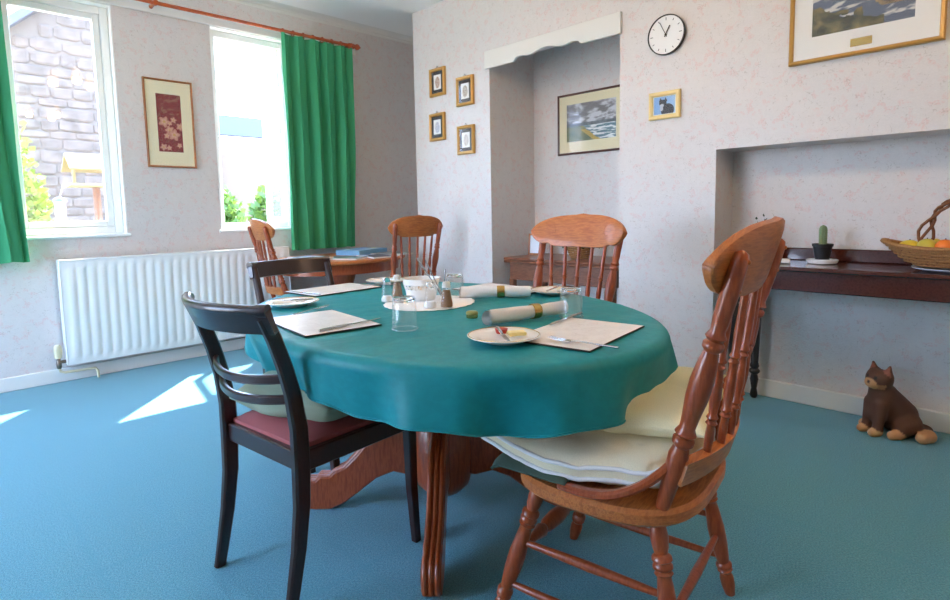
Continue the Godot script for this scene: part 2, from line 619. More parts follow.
# ------------------------------------------------------------------ room
func make_room() -> void:
	var w: Material = mats.wallpaper
	var mb := MB.new()
	mb.box(Vector3((XL + 4.2) / 2, -0.05, (ZW + ZB) / 2 - 0.1), Vector3(4.2 - XL + 0.4, 0.1, ZB - ZW + 0.6))
	struct(mb, "floor", mats.carpet, "teal fitted carpet across the dining room floor")
	mb = MB.new()
	var zs := -3.943
	mb.box(Vector3((XL + 4.2) / 2, CEIL + 0.11, (zs + ZB + 0.3) / 2), Vector3(4.2 - XL + 0.4, 0.22, ZB + 0.3 - zs))
	mb.box(Vector3((XL + 4.2) / 2, CEIL + 0.13, (zs + ZW - 0.3) / 2), Vector3(4.2 - XL + 0.4, 0.16, zs - ZW + 0.3))
	struct(mb, "ceiling", mats.ceiling_paint, "plain white ceiling with a raised strip by the window wall")
	# window wall with two openings
	var x0 := XL - 0.2
	var x1 := 4.1
	var zt := 0.15
	var zc := ZW - zt / 2
	var wins := [[0.43, 1.086], [1.74, 2.40]]
	mb = MB.new()
	var hh := 3.05
	var cuts := [x0, 0.43, 1.086, 1.74, 2.40, x1]
	for i in [0, 2, 4]:
		mb.box(Vector3((cuts[i] + cuts[i + 1]) / 2, hh / 2 - 0.05, zc), Vector3(cuts[i + 1] - cuts[i], hh, zt))
	for i in [1, 3]:
		mb.box(Vector3((cuts[i] + cuts[i + 1]) / 2, 0.965 / 2 - 0.025, zc), Vector3(cuts[i + 1] - cuts[i], 0.965 + 0.05, zt))
		mb.box(Vector3((cuts[i] + cuts[i + 1]) / 2, (2.56 + hh - 0.05) / 2, zc), Vector3(cuts[i + 1] - cuts[i], hh - 0.05 - 2.56, zt))
	struct(mb, "wall_front", w, "wallpapered wall with two tall windows and a radiator")
	# batten under the curtain rail, coving along the window wall
	mb = MB.new()
	mb.box(Vector3(0.95, 2.598, ZW + 0.009), Vector3(4.2, 0.076, 0.018), 0.004)
	struct(mb, "trim_1", mats.trim_paint, "painted batten running above both windows")
	mb = MB.new()
	# quarter hollow between wall and ceiling
	var g := mb.new_group()
	for i in 8:
		var p: Vector2 = Vector2(0.06 * (1.0 - cos(PI / 2 * i / 8.0)), -0.06 * (1.0 - sin(PI / 2 * i / 8.0)))
		var q: Vector2 = Vector2(0.06 * (1.0 - cos(PI / 2 * (i + 1) / 8.0)), -0.06 * (1.0 - sin(PI / 2 * (i + 1) / 8.0)))
		mb.quad(Vector3(XL, 2.84 + p.y, ZW + p.x), Vector3(3.95, 2.84 + p.y, ZW + p.x), Vector3(3.95, 2.84 + q.y, ZW + q.x), Vector3(XL, 2.84 + q.y, ZW + q.x), g)
	mb.box(Vector3(0.97, 2.82, ZW + 0.004), Vector3(5.9, 0.05, 0.008))
	struct(mb, "trim_2", mats.white_paint, "white hollow coving where window wall meets ceiling")
	# right wall: chimney breast with alcove and wide recess
	mb = MB.new()
	var D := 4.05
	var fn := func(za: float, zb: float, ya: float, yb: float, xa: float):
		mb.box(Vector3((xa + D) / 2, (ya + yb) / 2, (za + zb) / 2), Vector3(D - xa, yb - ya, zb - za))
	fn.call(-3.943, -3.04, -0.05, 2.95, XR)
	mb.box(Vector3(XR + 0.04, 2.585, -2.4805), Vector3(0.08, 0.73, 1.119))
	fn.call(-3.04, -1.921, 2.72, 2.95, XR + 0.08)
	fn.call(-3.04, -1.921, -0.05, 2.72, XAB)
	fn.call(-1.921, -1.316, -0.05, 2.95, XR)
	fn.call(-1.316, 0.42, 1.41, 2.95, XR)
	fn.call(-1.316, 0.42, -0.05, 1.41, XRB)
	fn.call(0.42, ZB + 0.2, -0.05, 2.95, XR)
	fn.call(ZW - 0.25, -3.943, -0.05, 2.95, 3.95)
	struct(mb, "wall_right", w, "wallpapered chimney breast wall with an alcove and a wide recess")
	# left wall with a wide garden window, back wall behind the camera
	mb = MB.new()
	var lz0 := -4.3
	var lz1 := -2.1
	mb.box(Vector3(XL - 0.12, 1.45, (ZW - 0.15 + lz0) / 2), Vector3(0.24, 3.0, lz0 - ZW + 0.15))
	mb.box(Vector3(XL - 0.12, 1.45, (ZB + 0.24 + lz1) / 2), Vector3(0.24, 3.0, ZB + 0.24 - lz1))
	mb.box(Vector3(XL - 0.12, 0.02, (lz0 + lz1) / 2), Vector3(0.24, 0.14, lz1 - lz0))
	mb.box(Vector3(XL - 0.12, 2.675, (lz0 + lz1) / 2), Vector3(0.24, 0.55, lz1 - lz0))
	struct(mb, "wall_left", w, "wallpapered side wall with wide glazed doors")
	mb = MB.new()
	mb.box(Vector3((XL + 4.05) / 2, 1.45, ZB + 0.12), Vector3(4.05 - XL, 3.0, 0.24))
	struct(mb, "wall_back", w, "wallpapered wall opposite the radiator wall")
	# skirting boards
	mb = MB.new()
	mb.box(Vector3((XL + 3.95) / 2, 0.046, ZW + 0.009), Vector3(3.95 - XL, 0.092, 0.018), 0.005)
	struct(mb, "baseboard_front", mats.trim_paint, "white skirting board below the radiator")
	mb = MB.new()
	mb.box(Vector3(XRB - 0.009, 0.05, (-1.316 + 0.42) / 2), Vector3(0.018, 0.1, 1.736), 0.005)
	mb.box(Vector3(XR - 0.009, 0.05, (-1.921 - 1.316) / 2), Vector3(0.018, 0.1, 0.605), 0.005)
	mb.box(Vector3(XR - 0.009, 0.05, (-3.943 - 3.04) / 2), Vector3(0.018, 0.1, 0.903), 0.005)
	mb.box(Vector3(XAB - 0.009, 0.05, (-3.04 - 1.921) / 2), Vector3(0.018, 0.1, 1.119), 0.005)
	mb.box(Vector3((XR + XRB) / 2, 0.05, -1.316 + 0.009), Vector3(XRB - XR, 0.1, 0.018), 0.005)
	struct(mb, "baseboard_right", mats.trim_paint, "white skirting board along the breast and recesses")
	# shaped pelmet over the alcove
	mb = MB.new()
	var zl := -3.071
	var zr := -1.907
	var o := []
	var top := 2.292
	var bot := 2.163
	var half := (zr - zl) / 2
	var mid := (zr + zl) / 2
	var N := 48
	for i in N + 1:
		var s := -1.0 + 2.0 * i / N
		var a := absf(s)
		var y := bot
		if a < 0.50:
			if a < 0.26:
				y = bot + 0.018 + 0.026 * (0.5 + 0.5 * cos(PI * a / 0.26))
			elif a < 0.39:
				y = bot + 0.018 + 0.012 * (0.5 - 0.5 * cos(PI * (a - 0.26) / 0.13))
			else:
				y = bot + 0.030 * sqrt(maxf(0.0, 1.0 - pow((a - 0.39) / 0.11, 2.0)))
		o.append(Vector2(mid + s * half, y))
	o.append(Vector2(zr, top))
	o.append(Vector2(zl, top))
	mb.xf = Transform3D(Basis(Vector3(0, 0, 1), Vector3(0, 1, 0), Vector3(-1, 0, 0)), Vector3(XR, 0, 0))
	mb.prism(o, 0.0, 0.022, 0.003)
	struct(mb, "trim_3", mats.white_paint, "white scalloped wooden pelmet across the alcove top")

func make_window(n: int, x0: float, x1: float, open_sash: bool, label: String) -> void:
	var root := Node3D.new()
	root.name = "window_%d" % n
	add_child(root)
	tag(root, label, "", "", "structure")
	var zp := -4.74
	var y0 := 0.965
	var y1 := 2.56
	var w := 0.05
	var mb := MB.new()
	# plaster reveals painted white
	mb.box(Vector3(x0 + 0.004, (y0 + y1) / 2, ZW - 0.075), Vector3(0.008, y1 - y0, 0.15))
	mb.box(Vector3(x1 - 0.004, (y0 + y1) / 2, ZW - 0.075), Vector3(0.008, y1 - y0, 0.15))
	mb.box(Vector3((x0 + x1) / 2, y1 - 0.004, ZW - 0.075), Vector3(x1 - x0, 0.008, 0.15))
	part(mb, "reveal", mats.window_paint, root)
	for x: float in [x0 + w / 2 + 0.008, x1 - w / 2 - 0.008]:
		mb = MB.new()
		mb.box(Vector3(x, (y0 + y1) / 2 + 0.006, zp), Vector3(w, y1 - y0 - 0.03, 0.07), 0.004)
		part(mb, "jamb", mats.window_paint, root)
	mb = MB.new()
	mb.box(Vector3((x0 + x1) / 2, y1 - 0.008 - w / 2, zp), Vector3(x1 - x0 - 0.016 - 2 * w, w, 0.066), 0.004)
	part(mb, "head", mats.window_paint, root)
	mb = MB.new()
	mb.box(Vector3((x0 + x1) / 2, y0 + 0.02 + w / 2, zp), Vector3(x1 - x0 - 0.016 - 2 * w, w, 0.066), 0.004)
	part(mb, "bottom_rail", mats.window_paint, root)
	mb = MB.new()
	mb.box(Vector3((x0 + x1) / 2, y0 + 0.01, ZW - 0.04), Vector3(x1 - x0 + 0.03, 0.022, 0.13), 0.006)
	part(mb, "window_sill", mats.window_paint, root)
	# sash with its pane
	var sash := Node3D.new()
	sash.name = "sash"
	root.add_child(sash)
	var sx0 := x0 + w + 0.01
	var sx1 := x1 - w - 0.01
	var sy0 := y0 + 0.02 + w
	var sy1 := y1 - 0.008 - w
	var sw := 0.042
	var hinge := sx1
	sash.position = Vector3(hinge, 0, zp)
	if open_sash:
		sash.rotation.y = deg_to_rad(-100.0)
	for x: float in [sx0 + sw / 2 - hinge, sx1 - sw / 2 - hinge]:
		mb = MB.new()
		mb.box(Vector3(x, (sy0 + sy1) / 2, 0), Vector3(sw, sy1 - sy0, 0.045), 0.004)
		part(mb, "stile", mats.window_paint, sash)
	for y: float in [sy0 + sw / 2, sy1 - sw / 2]:
		mb = MB.new()
		mb.box(Vector3((sx0 + sx1) / 2 - hinge, y, 0), Vector3(sx1 - sx0 - 2 * sw, sw, 0.045), 0.004)
		part(mb, "rail", mats.window_paint, sash)
	mb = MB.new()
	mb.box(Vector3((sx0 + sx1) / 2 - hinge, (sy0 + sy1) / 2, 0), Vector3(sx1 - sx0 - 2 * sw + 0.01, sy1 - sy0 - 2 * sw + 0.01, 0.004))
	part(mb, "pane", mats.pane_glass, sash)

func make_side_window() -> void:
	var root := Node3D.new()
	root.name = "window_3"
	add_child(root)
	tag(root, "wide glazed garden doors in the side wall", "", "", "structure")
	var x := XL - 0.12
	var z0 := -4.3
	var z1 := -2.1
	var n := 3
	var st := (z1 - z0 - 0.07) / n
	for k in n + 1:
		var mb := MB.new()
		mb.box(Vector3(x, 1.245, z0 + 0.035 + k * st), Vector3(0.07, 2.17, 0.07), 0.004)
		part(mb, "mullion", mats.window_paint, root)
	for y: float in [0.125, 2.365]:
		var mb := MB.new()
		mb.box(Vector3(x, y, (z0 + z1) / 2), Vector3(0.075, 0.07, z1 - z0), 0.004)
		part(mb, "rail", mats.window_paint, root)
	for k in n:
		var mb := MB.new()
		mb.box(Vector3(x, 1.245, z0 + 0.035 + (k + 0.5) * st), Vector3(0.004, 2.17, st - 0.07))
		part(mb, "pane", mats.pane_glass, root)

# ------------------------------------------------------------------ outdoors
func leaf_mass(mb: MB, c: Vector3, r: Vector3, n: int, size: float, rng: RandomNumberGenerator, shape: Callable) -> void:
	var k := 0
	while k < n:
		var d := Vector3(rng.randf_range(-1, 1), rng.randf_range(-1, 1), rng.randf_range(-1, 1))
		var lim: float = shape.call(d.y)
		var q := Vector2(d.x, d.z).length()
		if q > lim or q < lim * 0.55:
			continue
		k += 1
		var p := c + d * r
		var t := Vector3(rng.randf_range(-1, 1), rng.randf_range(-0.3, 1), rng.randf_range(-1, 1)).normalized() * size * rng.randf_range(0.6, 1.3)
		var s := t.cross(Vector3(rng.randf_range(-1, 1), rng.randf_range(-1, 1), rng.randf_range(-1, 1))).normalized() * size * 0.35
		mb.tri(p, p + t * 0.5 + s, p + t)
		mb.tri(p, p + t, p + t * 0.5 - s)

func make_outdoors() -> void:
	var rng := RandomNumberGenerator.new()
	rng.seed = 4
	var mb := MB.new()
	mb.box(Vector3(2, -0.3, -16), Vector3(60, 0.2, 22.1))
	mb.box(Vector3(-17.2, -0.3, 8.1), Vector3(30, 0.2, 26.1))
	struct(mb, "ground", mats.paving, "pale gravel yard outside the windows")
	# stone gable house opposite the first window
	var house := thing("stone_house", "pale stone gable house beyond the window with the conifer", "house", Vector3(1.6, -0.2, -9.5))
	mb = MB.new()
	# wall body as prism in x, y; gable slopes up to the right: apex off to the right
	var o := [Vector2(-0.62, 0), Vector2(1.9, 0), Vector2(1.9, 4.28), Vector2(0.95, 5.04), Vector2(-0.62, 3.65)]
	o[4] = Vector2(-0.62, 3.65)
	mb.prism(o, -3.0, 0.0, 0.0, false)
	part(mb, "wall", mats.mortar, house)
	var variants := []
	for k in 6:
		var sm := MB.new()
		sm.box(Vector3.ZERO, Vector3(1, 1, 1), 0.12 + 0.02 * k)
		variants.append(sm.commit())
	var y := 0.0
	var row := 0
	while y < 4.3:
		var h := rng.randf_range(0.09, 0.19)
		var x := -0.62 + rng.randf_range(0.0, 0.1)
		while x < 1.25:
			var wd := rng.randf_range(0.14, 0.40)
			var lim := 3.65 + (x + 0.62) * (5.75 - 3.65) / 2.37
			if y + h < lim - 0.02 and y > 0.6:
				var s := part(variants[rng.randi() % 6], "stone", mats.stone, house, Vector3(x + wd / 2, y + h / 2, 0.0))
				s.scale = Vector3(wd - 0.018, h * rng.randf_range(0.8, 0.97), rng.randf_range(0.03, 0.06))
				s.rotation.z = rng.randf_range(-0.05, 0.05)
			x += wd
		y += h
	mb = MB.new()
	# verge and roof
	var d0 := Vector3(-0.9, 3.40, 0)
	var d1 := Vector3(0.95, 5.04, 0)
	var dirv := (d1 - d0).normalized()
	mb.box((d0 + d1) / 2 + Vector3(-dirv.y, dirv.x, 0) * 0.05 + Vector3(0, 0, -1.45), Vector3((d1 - d0).length(), 0.1, 3.3), 0.01, Basis(dirv, Vector3(-dirv.y, dirv.x, 0), Vector3(0, 0, 1)))
	d0 = Vector3(2.1, 4.12, 0)
	dirv = (d0 - d1).normalized()
	mb.box((d0 + d1) / 2 + Vector3(-dirv.y, dirv.x, 0) * 0.05 + Vector3(0, 0, -1.45), Vector3((d1 - d0).length(), 0.1, 3.3), 0.01, Basis(dirv, Vector3(-dirv.y, dirv.x, 0), Vector3(0, 0, 1)))
	part(mb, "roof", mats.slate, house)
	# conifer
	var con := thing("conifer_bush", "yellow-green conifer bush standing in front of the stone house", "bush", Vector3(0.62, -0.2, -6.3))
	mb = MB.new()
	mb.turned(Vector3.ZERO, Vector3(0, 2.1, 0), [Vector2(0.05, 0), Vector2(0.01, 1)], 8)
	part(mb, "trunk", mats.bark, con)
	mb = MB.new()
	leaf_mass(mb, Vector3(0, 1.22, 0), Vector3(0.46, 1.12, 0.46), 5200, 0.085, rng, func(yy: float): return 0.12 + 0.88 * (1.0 - yy) / 2.0 * 1.15 if yy > -0.6 else 1.0)
	part(mb, "foliage", mats.conifer_leaf, con)
	# bird table
	var bt := thing("bird_table", "wooden bird table with a pitched roof outside the window", "bird table", Vector3(1.43, -0.2, -7.2))
	mb = MB.new()
	mb.turned(Vector3(0, 0, 0), Vector3(-0.01, 1.62, 0), [Vector2(0.035, 0), Vector2(0.035, 1)], 8)
	part(mb, "post", mats.bird_post, bt)
	mb = MB.new()
	mb.box(Vector3(0, 1.64, 0), Vector3(0.56, 0.03, 0.4), 0.005)
	part(mb, "tray", mats.bird_wood, bt)
	for sx: float in [-0.2, 0.2]:
		mb = MB.new()
		mb.box(Vector3(sx, 1.73, 0), Vector3(0.03, 0.16, 0.03), 0.003)
		part(mb, "strut", mats.bird_wood, bt)
	for sz: float in [-1.0, 1.0]:
		mb = MB.new()
		mb.box(Vector3(0.0, 1.88, sz * 0.12), Vector3(0.54, 0.02, 0.29), 0.004, Basis(Vector3(1, 0, 0), sz * 0.62))
		part(mb, "roof_board", mats.bird_wood, bt)
	var fd := thing("bird_feeder", "small hanging bird feeder with a blue lid beside bird table", "bird feeder", Vector3(1.03, 1.03, -6.8))
	mb = MB.new()
	mb.lathe(Vector3.ZERO, [Vector2(0.045, 0), Vector2(0.045, 0.22), Vector2(0.05, 0.23)], 14)
	part(mb, "tube", mats.render_white, fd)
	mb = MB.new()
	mb.lathe(Vector3(0, 0.23, 0), [Vector2(0.065, 0), Vector2(0.05, 0.03), Vector2(0.01, 0.05)], 14)
	part(mb, "lid", mats.feeder_blue, fd)
	mb = MB.new()
	mb.tube([Vector3(0, 0.27, 0), Vector3(0.03, 0.36, 0), Vector3(0.1, 0.4, -0.02)], 0.005, 6)
	part(mb, "hook", mats.steel, fd)
	# far buildings and garden wall seen through the second window
	var far := thing("white_cottage", "white cottage with slate roof beyond the garden wall", "house", Vector3(8.3, -0.2, -13.6))
	mb = MB.new()
	mb.box(Vector3(0, 1.55, -1.5), Vector3(7, 3.1, 3))
	part(mb, "wall", mats.render_white, far)
	mb = MB.new()
	mb.box(Vector3(0, 3.36, 0.0), Vector3(7.4, 0.06, 0.52), 0.01, Basis(Vector3(1, 0, 0), 1.1))
	mb.box(Vector3(0, 3.6, -1.6), Vector3(7.4, 0.06, 3.0), 0.01)
	part(mb, "roof", mats.slate, far)
	mb = MB.new()
	mb.box(Vector3(0, 0.0, 0), Vector3(9, 2.4, 0.25), 0.02)
	single(mb, "garden_wall", mats.render_beige, "beige rendered garden wall behind the shrubs", "wall", Vector3(6.5, 1.0, -10.5))
	for i in 3:
		var sh := thing("garden_shrub", ["low leafy green shrub before the beige garden wall", "loose green shrub with a gap before the garden wall", "tall green shrub at the end of the garden wall"][i], "shrub", Vector3(2.95 + i * 0.9, -0.2, -8.0 - 0.2 * (i % 2)))
		mb = MB.new()
		mb.turned(Vector3.ZERO, Vector3(0, 0.8, 0), [Vector2(0.03, 0), Vector2(0.01, 1)], 6)
		part(mb, "stem", mats.bark, sh)
		mb = MB.new()
		leaf_mass(mb, Vector3(0, 0.9, 0), Vector3(0.36, 0.85, 0.36), 1500, 0.12, rng, func(yy: float): return sqrt(maxf(0.02, 1.0 - yy * yy)))
		part(mb, "foliage", mats.shrub_leaf, sh)

# ------------------------------------------------------------------ chairs
func flat_xf(y: float) -> Transform3D:      # prism outline (x, -z) laid flat, extruded upwards from y
	return Transform3D(Basis(Vector3(1, 0, 0), Vector3(0, 0, -1), Vector3(0, 1, 0)), Vector3(0, y, 0))

func windsor(label: String, at: Vector3, turn: float, ws := 1.0) -> Node3D:
	var t := thing("spindle_back_chair", label, "chair", at, turn)
	# seat, dished plank with rounded back
	var o := []
	for i in 40:
		var a := TAU * i / 40.0
		var cx := signf(cos(a)) * pow(absf(cos(a)), 0.62) * (0.272 + 0.006 * sin(a)) * ws
		var cy := signf(sin(a)) * pow(absf(sin(a)), 0.7) * 0.235
		o.append(Vector2(cx, cy))
	var mb := MB.new()
	mb.xf = flat_xf(0.398)
	mb.prism(o, 0.0, 0.04, 0.009)
	part(mb, "seat", mats.oak_flat, t)
	# turned legs
	var lp := [Vector2(0.013, 0), Vector2(0.019, 0.02), Vector2(0.024, 0.10), Vector2(0.021, 0.16), Vector2(0.017, 0.19), Vector2(0.026, 0.205), Vector2(0.027, 0.225), Vector2(0.02, 0.235), Vector2(0.026, 0.25), Vector2(0.026, 0.268), Vector2(0.019, 0.28), Vector2(0.025, 0.295), Vector2(0.018, 0.315), Vector2(0.021, 0.36), Vector2(0.0265, 0.5), Vector2(0.0255, 0.62), Vector2(0.021, 0.72), Vector2(0.018, 0.755), Vector2(0.025, 0.77), Vector2(0.025, 0.79), Vector2(0.018, 0.80), Vector2(0.024, 0.815), Vector2(0.017, 0.835), Vector2(0.022, 0.87), Vector2(0.021, 0.93), Vector2(0.015, 1.0)]
	for i in lp.size():
		lp[i] = Vector2(lp[i].x * 0.86, lp[i].y)
	var tops := {}
	var feet := {}
	for sx: float in [-1.0, 1.0]:
		for sz: float in [-1.0, 1.0]:
			var a := Vector3(sx * 0.185 * ws, 0.40, sz * 0.15)
			var b := Vector3(sx * 0.232 * ws, 0.0, 0.225 if sz > 0 else -0.266)
			tops[Vector2(sx, sz)] = a
			feet[Vector2(sx, sz)] = b
			mb = MB.new()
			mb.turned(a, b, lp, 16)
			part(mb, "leg", mats.oak_red, t)
	var sp := [Vector2(0.007, 0), Vector2(0.009, 0.1), Vector2(0.0125, 0.5), Vector2(0.009, 0.9), Vector2(0.007, 1)]
	for sx: float in [-1.0, 1.0]:
		for k: float in [0.42, 0.72]:
			mb = MB.new()
			mb.turned(tops[Vector2(sx, -1)].lerp(feet[Vector2(sx, -1)], k), tops[Vector2(sx, 1)].lerp(feet[Vector2(sx, 1)], k), sp, 10)
			part(mb, "stretcher", mats.oak_red, t)
	mb = MB.new()
	mb.turned(tops[Vector2(-1, 1)].lerp(feet[Vector2(-1, 1)], 0.55), tops[Vector2(1, 1)].lerp(feet[Vector2(1, 1)], 0.55), sp, 10)
	part(mb, "stretcher", mats.oak_red, t)
	mb = MB.new()
	mb.turned(tops[Vector2(-1, -1)].lerp(feet[Vector2(-1, -1)], 0.5), tops[Vector2(1, -1)].lerp(feet[Vector2(1, -1)], 0.5), [Vector2(0.008, 0), Vector2(0.012, 0.2), Vector2(0.02, 0.3), Vector2(0.012, 0.34), Vector2(0.02, 0.37), Vector2(0.024, 0.5), Vector2(0.02, 0.63), Vector2(0.012, 0.66), Vector2(0.02, 0.7), Vector2(0.012, 0.8), Vector2(0.008, 1)], 12)
	part(mb, "front_stretcher", mats.oak_red, t)
	# back posts
	var pp := [Vector2(0.016, 0), Vector2(0.019, 0.03), Vector2(0.025, 0.16), Vector2(0.0265, 0.24), Vector2(0.02, 0.275), Vector2(0.028, 0.288), Vector2(0.028, 0.305), Vector2(0.021, 0.315), Vector2(0.028, 0.328), Vector2(0.02, 0.35), Vector2(0.022, 0.39), Vector2(0.0285, 0.47), Vector2(0.0295, 0.53), Vector2(0.024, 0.61), Vector2(0.018, 0.645), Vector2(0.026, 0.658), Vector2(0.026, 0.675), Vector2(0.019, 0.685), Vector2(0.026, 0.698), Vector2(0.018, 0.72), Vector2(0.021, 0.76), Vector2(0.0225, 0.88), Vector2(0.021, 0.96), Vector2(0.016, 0.99), Vector2(0.004, 1.0)]
	for i in pp.size():
		pp[i] = Vector2(pp[i].x * 0.82, pp[i].y)
	for sx: float in [-1.0, 1.0]:
		mb = MB.new()
		mb.turned(Vector3(sx * 0.203 * ws, 0.43, 0.166), Vector3(sx * 0.228 * ws, 1.014, 0.324), pp, 18)
		var post := part(mb, "back_post", mats.oak_red, t)
		# two dowel heads where the post is fixed to the crest
		for ty: float in [0.86, 0.96]:
			var q := Vector3(sx * 0.203 * ws, 0.43, 0.166).lerp(Vector3(sx * 0.228 * ws, 1.014, 0.324), ty)
			var dm := MB.new()
			dm.ball(q + Vector3(0, 0, 0.0175), Vector3(0.005, 0.005, 0.004), 8, 5)
			part(dm, "dowel_head", mats.oak, post)
	# crest board, bowed, rounded ends
	var zr := func(y: float, s: float) -> float: return 0.168 + (y - 0.43) * 0.285 - 0.054 * s * s
	var top := func(s: float) -> float: return 0.985 + 0.082 * pow(maxf(0.0, 1.0 - pow(absf(s), 3.0)), 0.6) + 0.006 * exp(-pow(s / 0.09, 2.0))
	var bot := func(s: float) -> float: return 0.985 - 0.075 * pow(maxf(0.0, 1.0 - pow(absf(s), 5.0)), 0.6) + 0.010 * exp(-pow((absf(s) - 0.66) / 0.07, 2.0))
	mb = MB.new()
	mb.slab(44, 8, func(u: float, v: float) -> Vector3:
		var s := (u * 2.0 - 1.0) * 0.997
		s = sin(s * PI / 2)
		var y: float = lerpf(bot.call(s), top.call(s), v)
		return Vector3(s * 0.275 * ws, y, zr.call(y, s)), func(_u: float, v: float) -> float: return 0.026 * (0.62 + 0.38 * sqrt(maxf(0.0, 1.0 - pow(absf(v * 2 - 1), 6.0)))))
	var crest := part(mb, "crest_rail", mats.oak_flat, t)
	# pressed scroll on the front of the crest
	for sx: float in [-1.0, 1.0]:
		var pts := []
		for i in 26:
			var k := i / 25.0
			var a := -0.6 + k * 5.6
			var r := 0.052 * (1.0 - 0.72 * k)
			var s := sx * (0.6 + cos(a) * r / 0.283)
			var y := 0.985 + sin(a) * r * 0.95
			pts.append(Vector3(s * 0.283 * ws, y, zr.call(y, s) - 0.0135))
		mb = MB.new()
		mb.tube(pts, 0.0028, 6)
		part(mb, "carved_scroll", mats.oak_flat, crest)
	# lower rail and spindles
	mb = MB.new()
	mb.slab(20, 4, func(u: float, v: float) -> Vector3:
		var s := u * 2.0 - 1.0
		return Vector3(s * 0.215 * ws, 0.505 + 0.055 * v, 0.200 + 0.285 * (0.075 + 0.055 * v - 0.0) + 0.045 * (1.0 - s * s) - 0.02), func(_u: float, _v: float) -> float: return 0.022)
	part(mb, "lower_rail", mats.oak_flat, t)
	var sq := [Vector2(0.008, 0), Vector2(0.010, 0.12), Vector2(0.0085, 0.2), Vector2(0.013, 0.215), Vector2(0.009, 0.235), Vector2(0.013, 0.25), Vector2(0.009, 0.275), Vector2(0.0125, 0.38), Vector2(0.010, 0.50), Vector2(0.0085, 0.54), Vector2(0.0125, 0.555), Vector2(0.0085, 0.575), Vector2(0.0125, 0.59), Vector2(0.009, 0.615), Vector2(0.010, 0.75), Vector2(0.008, 1.0)]
	for k in 5:
		var s := -0.64 + 0.32 * k
		mb = MB.new()
		var y1: float = bot.call(s * 0.9) + 0.01
		mb.turned(Vector3(s * 0.205 * ws, 0.545, 0.200 + 0.285 * 0.12 + 0.045 * (1.0 - s * s) - 0.02), Vector3(s * 0.25 * ws, y1, zr.call(y1, s * 0.9)), sq, 10)
		part(mb, "spindle", mats.oak_red, t)
	# bent hip pieces from seat to post
	for sx: float in [-1.0, 1.0]:
		mb = MB.new()
		var pts := []
		for i in 13:
			var k := i / 12.0
			pts.append(Vector3(sx * ws * (0.252 + 0.012 * sin(k * PI) - 0.044 * pow(k, 2.0)), 0.446 + 0.10 * pow(k, 2.8), -0.06 + 0.25 * pow(k, 0.9)))
		mb.sweep(pts, MB.rect(0.02, 0.026, 0.006), Vector3(1, 0, 0))
		part(mb, "hip_bracket", mats.oak_red, t)
	return t

